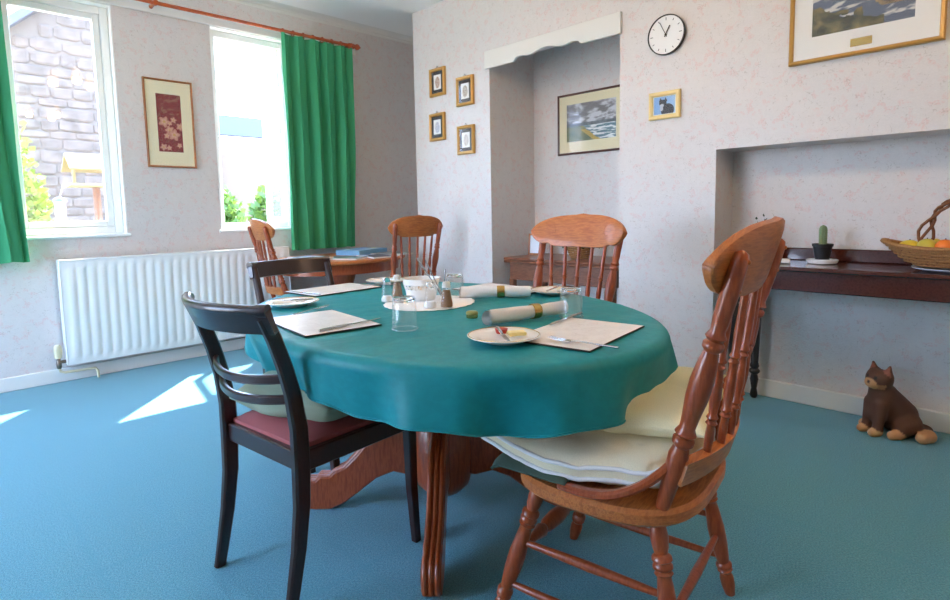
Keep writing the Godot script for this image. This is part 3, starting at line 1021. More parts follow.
func dark_chair(label: String, at: Vector3, turn: float) -> Node3D:
	var t := thing("rail_back_chair", label, "chair", at, turn)
	var m: Material = mats.dark_wood
	var mb: MB
	for sx: float in [-1.0, 1.0]:
		mb = MB.new()
		var pts := []
		for q: Vector2 in [Vector2(0.0, 0.259), Vector2(0.08, 0.242), Vector2(0.18, 0.222), Vector2(0.30, 0.206), Vector2(0.42, 0.202), Vector2(0.52, 0.203), Vector2(0.62, 0.217), Vector2(0.70, 0.237), Vector2(0.78, 0.264), Vector2(0.84, 0.29)]:
			pts.append(Vector3(sx * 0.192, q.x, q.y))
		mb.sweep(pts, MB.rect(0.046, 0.028, 0.006), Vector3(1, 0, 0), [0.72, 0.8, 0.9, 1.0, 1.08, 1.05, 0.95, 0.9, 0.86, 0.84])
		part(mb, "back_leg", m, t)
		mb = MB.new()
		mb.sweep([Vector3(sx * 0.205, 0.0, -0.215), Vector3(sx * 0.206, 0.2, -0.2), Vector3(sx * 0.207, 0.45, -0.195)], MB.rect(0.036, 0.036, 0.004), Vector3(0, 0, 1), [0.68, 0.85, 1.0])
		part(mb, "front_leg", m, t)
		mb = MB.new()
		mb.sweep([Vector3(sx * 0.205, 0.425, -0.2), Vector3(sx * 0.192, 0.425, 0.2)], MB.rect(0.024, 0.058, 0.004), Vector3(0, 1, 0))
		part(mb, "seat_rail", m, t)
	for q: Array in [[0.205, -0.2], [0.192, 0.2]]:
		mb = MB.new()
		mb.sweep([Vector3(-q[0], 0.425, q[1]), Vector3(q[0], 0.425, q[1])], MB.rect(0.024, 0.058, 0.004), Vector3(0, 1, 0))
		part(mb, "seat_rail", m, t)
	mb = MB.new()
	mb.slab(14, 14, func(u: float, v: float) -> Vector3:
		return Vector3((u - 0.5) * lerpf(0.385, 0.36, v), 0.458, lerpf(0.195, -0.205, 1.0 - v)), func(u: float, v: float) -> float:
		var a := 1.0 - pow(absf(u * 2 - 1), 5.0)
		var b := 1.0 - pow(absf(v * 2 - 1), 5.0)
		return 0.014 + 0.045 * pow(maxf(0.0, a * b), 0.5))
	part(mb, "seat_pad", mats.rose_fabric, t)
	# yoke: curved tablet top rail with rolled top and knob ends
	mb = MB.new()
	mb.slab(24, 6, func(u: float, v: float) -> Vector3:
		var s := u * 2.0 - 1.0
		return Vector3(s * 0.215, 0.797 + 0.062 * v, 0.268 + 0.022 * v + 0.062 * (1.0 - s * s)), func(_u: float, v: float) -> float: return 0.018 + 0.010 * v)
	var yoke := part(mb, "top_rail", m, t)
	mb = MB.new()
	var pts2 := []
	var rr := []
	for i in 25:
		var s := -1.0 + 2.0 * i / 24.0
		pts2.append(Vector3(s * 0.215, 0.858, 0.290 + 0.062 * (1.0 - s * s)))
		rr.append(0.0145 + (0.003 if absf(s) > 0.9 else 0.0))
	mb.tube(pts2, rr, 12)
	part(mb, "rolled_edge", m, yoke)
	for y: float in [0.665, 0.605]:
		mb = MB.new()
		var ps := []
		for i in 17:
			var s := -1.0 + 2.0 * i / 16.0
			ps.append(Vector3(s * 0.192, y - 0.012 * (1.0 - s * s), 0.212 + (y - 0.6) * 0.25 + 0.058 * (1.0 - s * s)))
		mb.sweep(ps, MB.rect(0.016, 0.026, 0.005), Vector3(0, 1, 0))
		part(mb, "cross_rail", m, t)
	return t

# soft cushion, filled and slightly crumpled
func cushion_mesh(w: float, d: float, h: float, seed_: int, rough := 0.006, pinch := 0.05) -> MB:
	var n := noise(3.0, seed_, 2)
	var mb := MB.new()
	mb.slab(44, 44, func(u: float, v: float) -> Vector3:
		var a := u * 2 - 1
		var b := v * 2 - 1
		var px := a * (1.0 - pinch * (1.0 - b * b))
		var pz := b * (1.0 - pinch * (1.0 - a * a))
		return Vector3(px * w / 2, rough * n.get_noise_2d(a * 0.5, b * 0.5), -pz * d / 2), func(u: float, v: float) -> float:
		var a := absf(u * 2 - 1)
		var b := absf(v * 2 - 1)
		var f := pow(maxf(0.0, (1.0 - pow(a, 3.5)) * (1.0 - pow(b, 3.5))), 0.55)
		return 0.006 + h * f * (1.0 + 0.22 * n.get_noise_2d((u - 0.5) * 0.55, (v - 0.5) * 0.55)))
	return mb

# ------------------------------------------------------------------ main table
func pedestal_foot(parent: Node, ang: float, m: Material, len := 0.5, reeds := true, off := Vector3.ZERO) -> void:
	var k := len / 0.5
	var o := [Vector2(0.06, 0.14), Vector2(0.11, 0.13), Vector2(0.17, 0.145), Vector2(0.23, 0.12), Vector2(0.29, 0.068), Vector2(0.345, 0.024), Vector2(0.39, 0.002), Vector2(0.44, 0.0), Vector2(0.475, 0.004), Vector2(0.495, 0.03), Vector2(0.50, 0.062), Vector2(0.49, 0.092), Vector2(0.465, 0.112), Vector2(0.44, 0.112), Vector2(0.425, 0.128), Vector2(0.39, 0.128), Vector2(0.375, 0.145), Vector2(0.335, 0.165), Vector2(0.29, 0.215), Vector2(0.245, 0.275), Vector2(0.19, 0.318), Vector2(0.13, 0.335), Vector2(0.06, 0.34)]
	var oo := []
	for p: Vector2 in o:
		oo.append(Vector2(p.x * k, p.y))
	var mb := MB.new()
	mb.prism(oo, -0.029, 0.029, 0.006)
	var f := part(mb, "foot", m, parent, off)
	f.rotation.y = ang
	if reeds:
		for zz: float in [-0.018, 0.0, 0.018]:
			var pts := []
			for i in range(9, 23):
				var p: Vector2 = oo[i]
				pts.append(Vector3(p.x, p.y - 0.002, zz))
			mb = MB.new()
			mb.tube(pts, 0.0085, 8, true, 1.0, Vector3(0, 0, 1))
			part(mb, "reed", m, f)

func oval(a: float, b: float, n: int) -> Array:
	var o := []
	for i in n:
		var t := TAU * i / n
		o.append(Vector2(a * cos(t), b * sin(t)))
	return o

func make_main_table() -> void:
	var c := Vector3(1.352, 0, -1.585)
	var t := thing("pedestal_table", "oval oak pedestal table under a teal cloth", "table", c)
	var yaw := deg_to_rad(-8.3)
	var mb := MB.new()
	mb.xf = Transform3D(Basis(Vector3.UP, yaw), Vector3.ZERO) * flat_xf(0.712)
	mb.prism(oval(0.60, 0.86, 64), 0, 0.028, 0.008)
	part(mb, "tabletop", mats.oak_flat, t)
	mb = MB.new()
	mb.xf = Transform3D(Basis(Vector3.UP, yaw), Vector3.ZERO) * flat_xf(0.63)
	mb.prism(oval(0.52, 0.76, 48), 0, 0.08)
	part(mb, "apron", mats.oak, t)
	mb = MB.new()
	mb.lathe(Vector3(-0.02, 0, 0.045), [Vector2(0.03, 0.055), Vector2(0.07, 0.07), Vector2(0.098, 0.10), Vector2(0.105, 0.13), Vector2(0.108, 0.33), Vector2(0.098, 0.345), Vector2(0.118, 0.36), Vector2(0.118, 0.385), Vector2(0.085, 0.40), Vector2(0.082, 0.44), Vector2(0.10, 0.52), Vector2(0.12, 0.60), Vector2(0.125, 0.64)], 16)
	part(mb, "column", mats.oak_red, t)
	for k in 4:
		pedestal_foot(t, deg_to_rad(-135.5 + 90.0 * k), mats.oak_red, 0.54, true, Vector3(-0.02, 0, 0.045))
	# cloth
	var n := noise(1.0, 15, 3)
	var nt := 320
	var rows := []
	var A := 0.642
	var B := 0.902
	var drop := func(th: float) -> float:
		return 0.128 + 0.010 * sin(4.0 * th + 0.6) + 0.014 * n.get_noise_2d(cos(th) * 0.8, sin(th) * 0.8)
	var pt := func(th: float, k: int) -> Vector3:
		var e := Vector2(A * cos(th), B * sin(th))
		var nn := Vector2(cos(th) / A, sin(th) / B).normalized()
		if k <= 40:
			var f := k / 40.0
			var q := (e - nn * 0.03) * f
			var wr := (0.0028 * n.get_noise_2d(q.x * 3.0, q.y * 9.0) + 0.002 * n.get_noise_2d(q.x * 11.0, q.y * 4.0)) * smoothstep(0.0, 0.3, f)
			return Vector3(q.x, TOP - 0.004 + wr, q.y)
		if k <= 45:
			var a := PI / 2 * (k - 40) / 5.0
			var q := e - nn * (0.03 - 0.03 * sin(a))
			return Vector3(q.x, TOP - 0.004 - 0.03 * (1.0 - cos(a)), q.y)
		var v := (k - 45) / 15.0
		var d: float = drop.call(th)
		# soft cone folds, deepest at the hem
		var ph := 12.0 * th + 1.6 * sin(th * 2.0 + 0.4) + 0.9 * n.get_noise_2d(cos(th) * 1.3 + 9.0, sin(th) * 1.3)
		var fold := 0.5 + 0.5 * sin(ph)
		fold = fold * fold * (3.0 - 2.0 * fold)
		var small := 0.006 * sin(ph * 2.3 + 1.0)
		var chair := exp(-pow(wrapf(th - PI, -PI, PI) / 0.42, 4.0))
		var out := (0.05 * (fold - 0.55) * (1.0 - 0.6 * chair) + small) * pow(v, 0.9) - 0.05 * chair * v
		var q := e + nn * out
		return Vector3(q.x, TOP - 0.034 - d * v * (1.04 - 0.14 * fold), q.y)
	mb = MB.new()
	var g := mb.new_group()
	var P := []
	for k in 61:
		var row := []
		for i in nt:
			row.append(pt.call(TAU * i / nt, k))
		P.append(row)
	for k in 60:
		for i in nt:
			var j := (i + 1) % nt
			if k == 0:
				mb.tri(P[0][0], P[1][j], P[1][i], g)
			else:
				mb.quad(P[k][i], P[k][j], P[k + 1][j], P[k + 1][i], g)
	# hem turned under, gives the cloth its edge
	var hem := []
	for i in nt:
		hem.append(P[60][i] + Vector3(0, -0.001, 0))
	mb.tube(hem, 0.0028, 6, false, 1.0, Vector3.UP, true)
	var cl := single(mb, "tablecloth", mats.tablecloth, "teal damask cloth draped over the oval table", "tablecloth", c, yaw)
	cl.position.y = 0.0

func make_chairs() -> void:
	windsor("oak spindle-back chair with cream cushions pulled out from the laid table", Vector3(1.303, 0, -0.766), deg_to_rad(9.0))
	windsor("oak spindle-back chair between the laid table and the alcove table", Vector3(2.035, 0, -1.635), deg_to_rad(90.0))
	windsor("oak spindle-back chair at the small table, turned away, beside chimney breast", Vector3(2.80, 0, -3.68), deg_to_rad(-14.0), 0.82)
	windsor("oak spindle-back chair between the radiator and the small table", Vector3(2.13, 0, -4.10), deg_to_rad(-98.0), 0.86)
	dark_chair("dark rail-back chair with a rose seat and green cushion, by the sunlit carpet", Vector3(0.878, 0, -1.616), deg_to_rad(-83.4))
	dark_chair("dark rail-back chair facing the radiator side end of the laid table", Vector3(1.33, 0, -2.37), deg_to_rad(180.0))
	# cushions
	var mb := cushion_mesh(0.40, 0.38, 0.15, 3, 0.005)
	var cu := single(mb, "seat_cushion", mats.sage_fabric, "crumpled sage green cushion on the rose seat of dark chair", "cushion", Vector3(0.89, 0.55, -1.615), deg_to_rad(-72.0))
	cu.rotation.z = 0.05
	# dark green pad, cream seat cushion with piping and ivory cushion on the front chair
	var spot := Vector3(1.303, 0, -0.766)
	var face := deg_to_rad(9.0)
	mb = MB.new()
	mb.slab(24, 24, func(u: float, v: float) -> Vector3:
		var xx := lerpf(-0.268, 0.22, u)
		var zz := lerpf(-0.262, -0.04, 1.0 - v)
		var edge := maxf(0.0, -0.235 - zz)
		var side := maxf(0.0, -0.262 - xx)
		return Vector3(xx + side * 0.5, 0.456 - edge * 0.5 - side * 0.4, zz + edge * 0.45), func(u: float, v: float) -> float:
		return 0.008 + 0.03 * pow(maxf(0.0, (1.0 - pow(absf(u * 2 - 1), 6.0)) * (1.0 - pow(absf(v * 2 - 1), 6.0))), 0.5))
	single(mb, "seat_pad", mats.green_fabric, "dark green pad over the front edge of the pulled-out chair", "cushion", spot, face)
	var cc := thing("seat_cushion", "large cream piped cushion on the pulled-out spindle-back chair", "cushion", spot + Vector3(0, 0.507, 0), face)
	var n := noise(4.0, 12, 3)
	var mid := func(u: float, v: float) -> Vector3:
		var a := u * 2 - 1
		var b := v * 2 - 1                      # -1 back, 1 front
		var x := a * lerpf(0.205, 0.252, smoothstep(-0.6, 0.3, b)) * (1.0 - 0.12 * pow(maxf(-b, 0.0), 5.0))
		var z := lerpf(0.215, -0.285, (b + 1.0) / 2) - 0.05 * a * a * pow(maxf(-b, 0.0), 3.0)
		var lift := 0.028 * pow(maxf(0.0, b), 2.0) - 0.026 * a * a * (1.0 - 0.7 * b * b) + 0.004 * pow(maxf(-b, 0.0), 4.0)
		return Vector3(x, 0.010 * n.get_noise_2d(a * 0.35, b * 0.35) + lift, z)
	mb = MB.new()
	mb.slab(34, 34, mid, func(u: float, v: float) -> float:
		var a := absf(u * 2 - 1)
		var b := absf(v * 2 - 1)
		return 0.03 + 0.062 * pow(maxf(0.0, (1.0 - pow(a, 4.0)) * (1.0 - pow(b, 4.0))), 0.5))
	part(mb, "pad", mats.cream_fabric, cc)
	for dy: float in [-0.014, 0.014]:
		var rim := []
		for i in 120:
			var k := i / 30.0
			var side := int(k)
			var f := k - side
			var uv := [Vector2(f, 0), Vector2(1, f), Vector2(1 - f, 1), Vector2(0, 1 - f)]
			rim.append(mid.call(uv[side].x, uv[side].y) + Vector3(0, dy, 0))
		mb = MB.new()
		mb.tube(rim, 0.0055, 7, false, 1.0, Vector3.UP, true)
		part(mb, "piping", mats.linen, cc)
	mb = cushion_mesh(0.42, 0.44, 0.085, 8, 0.008, 0.03)
	cu = single(mb, "seat_cushion", mats.ivory_fabric, "smaller ivory cushion lying on top of the cream cushion", "cushion", Vector3(1.375, 0.584, -0.775), deg_to_rad(14.0))
	cu.rotation.z = 0.06
	cu.rotation.x = -0.05

# ------------------------------------------------------------------ prints
func paint(w: int, h: int, f: Callable) -> Image:
	var im := Image.create(w, h, false, Image.FORMAT_RGB8)
	for y in h:
		for x in w:
			im.set_pixel(x, y, f.call((x + 0.5) / w, (y + 0.5) / h))
	return im

func print_embroidery() -> Image:
	var n := noise(9.0, 4, 3)
	var blooms := [Vector3(0.28, 0.48, 0.25), Vector3(0.48, 0.62, 0.20), Vector3(0.66, 0.70, 0.26), Vector3(0.66, 0.44, 0.14), Vector3(0.92, 0.55, 0.18), Vector3(0.2, 0.92, 0.16), Vector3(0.42, 0.93, 0.12), Vector3(0.36, 0.72, 0.14), Vector3(0.85, 0.88, 0.12), Vector3(0.5, 0.5, 0.12)]
	return paint(96, 240, func(u: float, v: float) -> Color:
		var c := C(146, 22, 34).lerp(C(112, 16, 28), 0.5 + 0.5 * n.get_noise_2d(u * 0.6, v * 1.6))
		var leaf := n.get_noise_2d(u * 0.35 + 5.0 + v * 0.3, v * 0.9)
		if leaf > 0.18 and v < 0.35:
			c = c.lerp(C(150, 116, 84), 0.7)
		elif leaf > 0.27:
			c = c.lerp(C(126, 96, 62), 0.6)
		for b: Vector3 in blooms:
			var d := Vector2(u - b.x, (v - b.y) * 2.4)
			var a := d.angle()
			var r := b.z * (0.82 + 0.18 * cos(a * 5.0 + b.x * 20.0)) 
			if d.length() < r:
				c = C(226, 190, 164).lerp(C(176, 104, 90), d.length() / r * 0.8)
				if d.length() < b.z * 0.22:
					c = C(196, 150, 84)
		return c)

func print_landscape() -> Image:
	var n := noise(3.0, 6, 4)
	return paint(160, 110, func(u: float, v: float) -> Color:
		var w := n.get_noise_2d(u * 1.2, v * 1.6)
		if v < 0.6:
			var c := C(120, 118, 122).lerp(C(206, 208, 214), smoothstep(-0.1, 0.5, w + 0.35 * (u - 0.35) + (0.3 if absf(v - 0.42 + 0.25 * (u - 0.5)) < 0.1 else 0.0)))
			if v > 0.52: c = c.lerp(C(70, 84, 92), 0.7)
			return c
		var shore := 0.32 + (v - 0.6) * 0.9
		if u > shore + 0.05 * w:
			return C(96, 128, 140).lerp(C(232, 236, 238), smoothstep(0.0, 0.35, n.get_noise_2d(u * 1.2, v * 5.0) + 0.15))
		var g := C(86, 102, 66).lerp(C(128, 128, 84), 0.5 + w)
		if u > shore - 0.12 and v > 0.7: g = C(214, 172, 74).lerp(g, 0.25)
		return g)

func print_river() -> Image:
	var n := noise(3.0, 16, 4)
	return paint(200, 180, func(u: float, v: float) -> Color:
		var w := n.get_noise_2d(u * 1.4, v * 1.6)
		if v < 0.38: return C(196, 206, 216).lerp(C(150, 164, 186), 0.5 + w)
		if v < 0.48: return C(96, 112, 84).lerp(C(134, 136, 96), 0.5 + w)
		if u > 0.70 + 0.12 * w and v < 0.78: return C(158, 134, 100).lerp(C(110, 96, 80), 0.5 + 1.5 * w)
		if v > 0.66 + 0.30 * u + 0.12 * w and u < 0.72: return C(112, 102, 66).lerp(C(70, 72, 50), 0.5 + 2.0 * w)
		var streak := smoothstep(-0.05, 0.35, n.get_noise_2d(u * 1.1 + v, v * 2.6) + 0.5 * (0.62 - v))
		return C(92, 102, 122).lerp(C(208, 206, 200), streak))

func print_cat() -> Image:
	return paint(80, 64, func(u: float, v: float) -> Color:
		var c := C(120, 168, 224).lerp(C(160, 200, 240), u)
		if Vector2((u - 0.64) * 1.25, v - 0.8).length() < 0.38: c = C(34, 36, 48)
		if Vector2((u - 0.42) * 1.1, v - 0.36).length() < 0.19: c = C(36, 38, 52)
		for e: float in [0.31, 0.55]:
			if absf(u - e) < 0.07 * clampf((v - 0.05) / 0.2, 0, 1) and v < 0.28: c = C(34, 36, 50)
		if Vector2(u - 0.38, (v - 0.5) * 0.9).length() < 0.09: c = C(196, 204, 216)
		if Vector2(u - 0.36, (v - 0.68) * 0.6).length() < 0.08: c = C(186, 196, 212)
		return c)

func print_motif(tint: Color, seed_: int) -> Image:
	var n := noise(8.0, seed_, 3)
	return paint(48, 60, func(u: float, v: float) -> Color:
		var d := Vector2((u - 0.5) * 1.25, v - 0.52).length()
		var c := C(240, 238, 234)
		if d < 0.38:
			c = c.lerp(tint, 0.35 + 0.55 * clampf(n.get_noise_2d(u, v) * 2.0 + 0.3, 0, 1))
		return c)

func print_page(seed_: int, base: Color, inks: Array) -> Image:
	var n := noise(4.0, seed_, 2)
	return paint(64, 80, func(u: float, v: float) -> Color:
		var c := base
		var k := n.get_noise_2d(floor(u * 4.0) * 0.7, floor(v * 5.0) * 0.9)
		if k > 0.05: c = inks[int(absf(k) * 40.0) % inks.size()]
		return c)

func print_mat_scene(seed_: int) -> Image:      # faint engraved view on the place mats
	var n := noise(4.0, seed_, 4)
	return paint(120, 84, func(u: float, v: float) -> Color:
		var c := C(240, 238, 234)
		if u < 0.04 or u > 0.96 or v < 0.055 or v > 0.945: return c
		var k := n.get_noise_2d(u * 1.1, v * 1.0)
		var line := clampf(1.0 - absf(k) * 16.0, 0.0, 1.0)
		return c.lerp(C(196, 190, 184), 0.35 * line + 0.16 * clampf(k * 2.0, 0, 1)))

# picture in local x, y facing +z with its back on z = 0
func framed(called: String, label: String, at: Vector3, turn: float, w: float, h: float, fw: float, fd: float, fm: Material, mount: Material, win: Rect2, im: Image, extra := "") -> Node3D:
	var t := thing(called, label, "picture", at, turn)
	var mb := MB.new()
	var x := w / 2
	var y := h / 2
	# mitred frame with sloping section
	var secs := [[0.0, 0.0], [0.0, fd * 0.8], [fw * 0.25, fd], [fw * 0.75, fd * 0.9], [fw, fd * 0.55], [fw, 0.0]]
	for k in secs.size() - 1:
		var p: Array = secs[k]
		var q: Array = secs[k + 1]
		var cp := [Vector3(-x + p[0], -y + p[0], p[1]), Vector3(x - p[0], -y + p[0], p[1]), Vector3(x - p[0], y - p[0], p[1]), Vector3(-x + p[0], y - p[0], p[1])]
		var cq := [Vector3(-x + q[0], -y + q[0], q[1]), Vector3(x - q[0], -y + q[0], q[1]), Vector3(x - q[0], y - q[0], q[1]), Vector3(-x + q[0], y - q[0], q[1])]
		for i in 4:
			var j := (i + 1) % 4
			mb.quad(cp[i], cp[j], cq[j], cq[i])
	mb.quad(Vector3(-x, y, 0), Vector3(x, y, 0), Vector3(x, -y, 0), Vector3(-x, -y, 0))
	part(mb, "frame", fm, t)
	# mount board with a window cut in it
	var wx0 := win.position.x
	var wy0 := win.position.y
	var wx1 := win.end.x
	var wy1 := win.end.y
	var zi := fd * 0.45
	mb = MB.new()
	var ix := x - fw * 0.9
	var iy := y - fw * 0.9
	mb.box(Vector3((-ix + wx0) / 2, 0, zi), Vector3(wx0 + ix, iy * 2, 0.003))
	mb.box(Vector3((ix + wx1) / 2, 0, zi), Vector3(ix - wx1, iy * 2, 0.003))
	mb.box(Vector3((wx0 + wx1) / 2, (-iy + wy0) / 2, zi), Vector3(wx1 - wx0, wy0 + iy, 0.003))
	mb.box(Vector3((wx0 + wx1) / 2, (iy + wy1) / 2, zi), Vector3(wx1 - wx0, iy - wy1, 0.003))
	part(mb, "mount", mount, t)
	mb = MB.new()
	mb.quad_uv(Vector3(wx0, wy0, zi - 0.001), Vector3(wx1, wy0, zi - 0.001), Vector3(wx1, wy1, zi - 0.001), Vector3(wx0, wy1, zi - 0.001))
	part(mb, "print", print_mat(t.name + "_print", im), t)
	mb = MB.new()
	mb.box(Vector3(0, 0, zi + 0.005), Vector3(ix * 2, iy * 2, 0.002))
	part(mb, "glazing", mats.picture_glass, t)
	if extra == "hook":
		mb = MB.new()
		mb.tube([Vector3(-0.008, y - 0.004, fd * 0.4), Vector3(-0.007, y + 0.012, fd * 0.4), Vector3(0, y + 0.018, fd * 0.4), Vector3(0.007, y + 0.012, fd * 0.4), Vector3(0.008, y - 0.004, fd * 0.4)], 0.002, 6, true, 1.0, Vector3(0, 0, 1))
		part(mb, "hanging_ring", mats.pewter, t)
	elif extra == "plate":
		mb = MB.new()
		mb.box(Vector3(0.0, -y + 0.058, zi + 0.003), Vector3(0.085, 0.036, 0.003), 0.001)
		part(mb, "brass_plate", mats.brass, t)
	return t

func make_pictures() -> void:
	var rt := deg_to_rad(-90.0)
	framed("framed_embroidery", "tall framed red floral embroidery between the two windows", Vector3(1.413, 1.781, ZW), 0, 0.335, 0.64, 0.014, 0.02, mats.frame_wood, mats.mount_cream, Rect2(-0.087, -0.205, 0.168, 0.42), print_embroidery())
	var tints := [C(150, 100, 64), C(128, 104, 76), C(166, 168, 184), C(176, 160, 152)]
	var spots := [Vector2(-3.625, 2.163), Vector2(-3.298, 2.040), Vector2(-3.640, 1.800), Vector2(-3.298, 1.660)]
	var lab := ["small gilt framed round brown motif, topmost of four beside alcove", "small gilt framed dark brown motif, nearer the alcove and upper of its column", "small gilt framed pale blue-grey motif below the topmost one", "small gilt framed pale pinkish motif, lowest of four beside alcove"]
	for i in 4:
		framed("small_picture", lab[i], Vector3(XR, spots[i].y, spots[i].x), rt, 0.19, 0.225, 0.026, 0.026, mats.gold_frame, mats.mount_black, Rect2(-0.046, -0.06, 0.092, 0.12), print_motif(tints[i], 40 + i), "hook").set_meta("group", "four small framed motifs")
	framed("landscape_picture", "dark framed stormy river landscape hanging inside the alcove", Vector3(XAB, 1.752, -2.475), rt, 0.62, 0.465, 0.016, 0.02, mats.frame_dark, mats.mount_cream, Rect2(-0.225, -0.135, 0.44, 0.285), print_landscape())
	framed("river_picture", "large gilt framed river painting with a brass plate above the recess", Vector3(XR, 2.06, -0.655), rt, 0.605, 0.55, 0.02, 0.028, mats.gold_frame, mats.mount_white, Rect2(-0.205, -0.155, 0.40, 0.36), print_river(), "plate")
	framed("cat_photograph", "small pine framed photograph of a black cat below the clock", Vector3(XR, 1.692, -1.62), rt, 0.193, 0.158, 0.026, 0.02, mats.pine, mats.mount_white, Rect2(-0.066, -0.05, 0.132, 0.1), print_cat())
	# clock
	var t := thing("wall_clock", "round white wall clock with a thin black rim", "clock", Vector3(XR, 2.087, -1.611), rt)
	var mb := MB.new()
	mb.turned(Vector3.ZERO, Vector3(0, 0, 1), [Vector2(0.110, 0), Vector2(0.113, 0.02), Vector2(0.112, 0.025), Vector2(0.108, 0.025), Vector2(0.107, 0.02)], 48, false)
	part(mb, "rim", mats.clock_black, t)
	mb = MB.new()
	mb.turned(Vector3.ZERO, Vector3(0, 0, 1), [Vector2(0.106, 0), Vector2(0.106, 0.02)], 48)
	var face := part(mb, "face", mats.clock_face, t)
	for k in 12:
		var a := TAU * k / 12.0
		mb = MB.new()
		mb.box(Vector3(sin(a) * 0.088, cos(a) * 0.088, 0.0208), Vector3(0.003, 0.012 if k % 3 else 0.016, 0.0012), 0, Basis(Vector3(0, 0, 1), -a))
		part(mb, "hour_mark", mats.clock_black, face)
	for hd: Array in [[-0.47, 0.085, 0.0035, 0.023], [0.50, 0.055, 0.006, 0.0255]]:
		mb = MB.new()
		mb.box(Vector3(sin(hd[0]), cos(hd[0]), 0) * (hd[1] / 2 - 0.008) + Vector3(0, 0, hd[3]), Vector3(hd[2], hd[1] + 0.012, 0.0015), 0, Basis(Vector3(0, 0, 1), -hd[0]))
		part(mb, "hand", mats.clock_black, t)
	mb = MB.new()
	mb.turned(Vector3(0, 0, 0.018), Vector3(0, 0, 0.029), [Vector2(0.005, 0), Vector2(0.005, 1)], 12)
	part(mb, "hub", mats.clock_black, t)

# ------------------------------------------------------------------ window dressing, radiator, lamp
func curtain(called_label: String, xa0: float, xa1: float, xb0: float, xb1: float, ytop: float, ybot: float, folds: float, seed_: int, zc: float, rings: int) -> void:
	var t := thing("curtain", called_label, "curtain", Vector3(0, 0, 0))
	var n := noise(1.0, seed_, 2)
	var mb := MB.new()
	mb.slab(110, 26, func(u: float, v: float) -> Vector3:
		var s := 1.0 - v                                  # 0 top, 1 bottom
		var w := u + 0.035 * n.get_noise_2d(u * 2.5, s * 0.7)
		var ph := w * folds * TAU
		var amp := lerpf(0.030, 0.050, smoothstep(0.0, 0.5, s)) * (0.75 + 0.5 * n.get_noise_2d(u * 3.0 + 7.0, s * 0.5))
		var x := lerpf(lerpf(xa0, xb0, s), lerpf(xa1, xb1, s), u) + 0.012 * sin(ph * 2.0 + 0.6)
		var z := zc + amp * (sin(ph) + 0.28 * sin(2.0 * ph + 0.9)) + 0.006 * n.get_noise_2d(u * 12.0, s * 4.0)
		var y := lerpf(ytop - 0.012 * absf(sin(u * rings * PI)), ybot + 0.006 * sin(ph), s)
		return Vector3(x, y, z), func(_u: float, _v: float) -> float: return 0.003)
	part(mb, "fabric", mats.curtain, t)
	for k in rings + 1:
		var x := lerpf(xa0 + 0.02, xa1 - 0.015, float(k) / rings)
		var pts := []
		for i in 16:
			var a := TAU * i / 16.0
			pts.append(Vector3(x + 0.004 * sin(a), 2.60 - 0.004 + cos(a) * 0.021, ZW + 0.12 + sin(a) * 0.021))
		mb = MB.new()
		mb.tube(pts, 0.0042, 7, false, 1.0, Vector3(1, 0, 0), true)
		part(mb, "curtain_ring", mats.rod_wood, t)

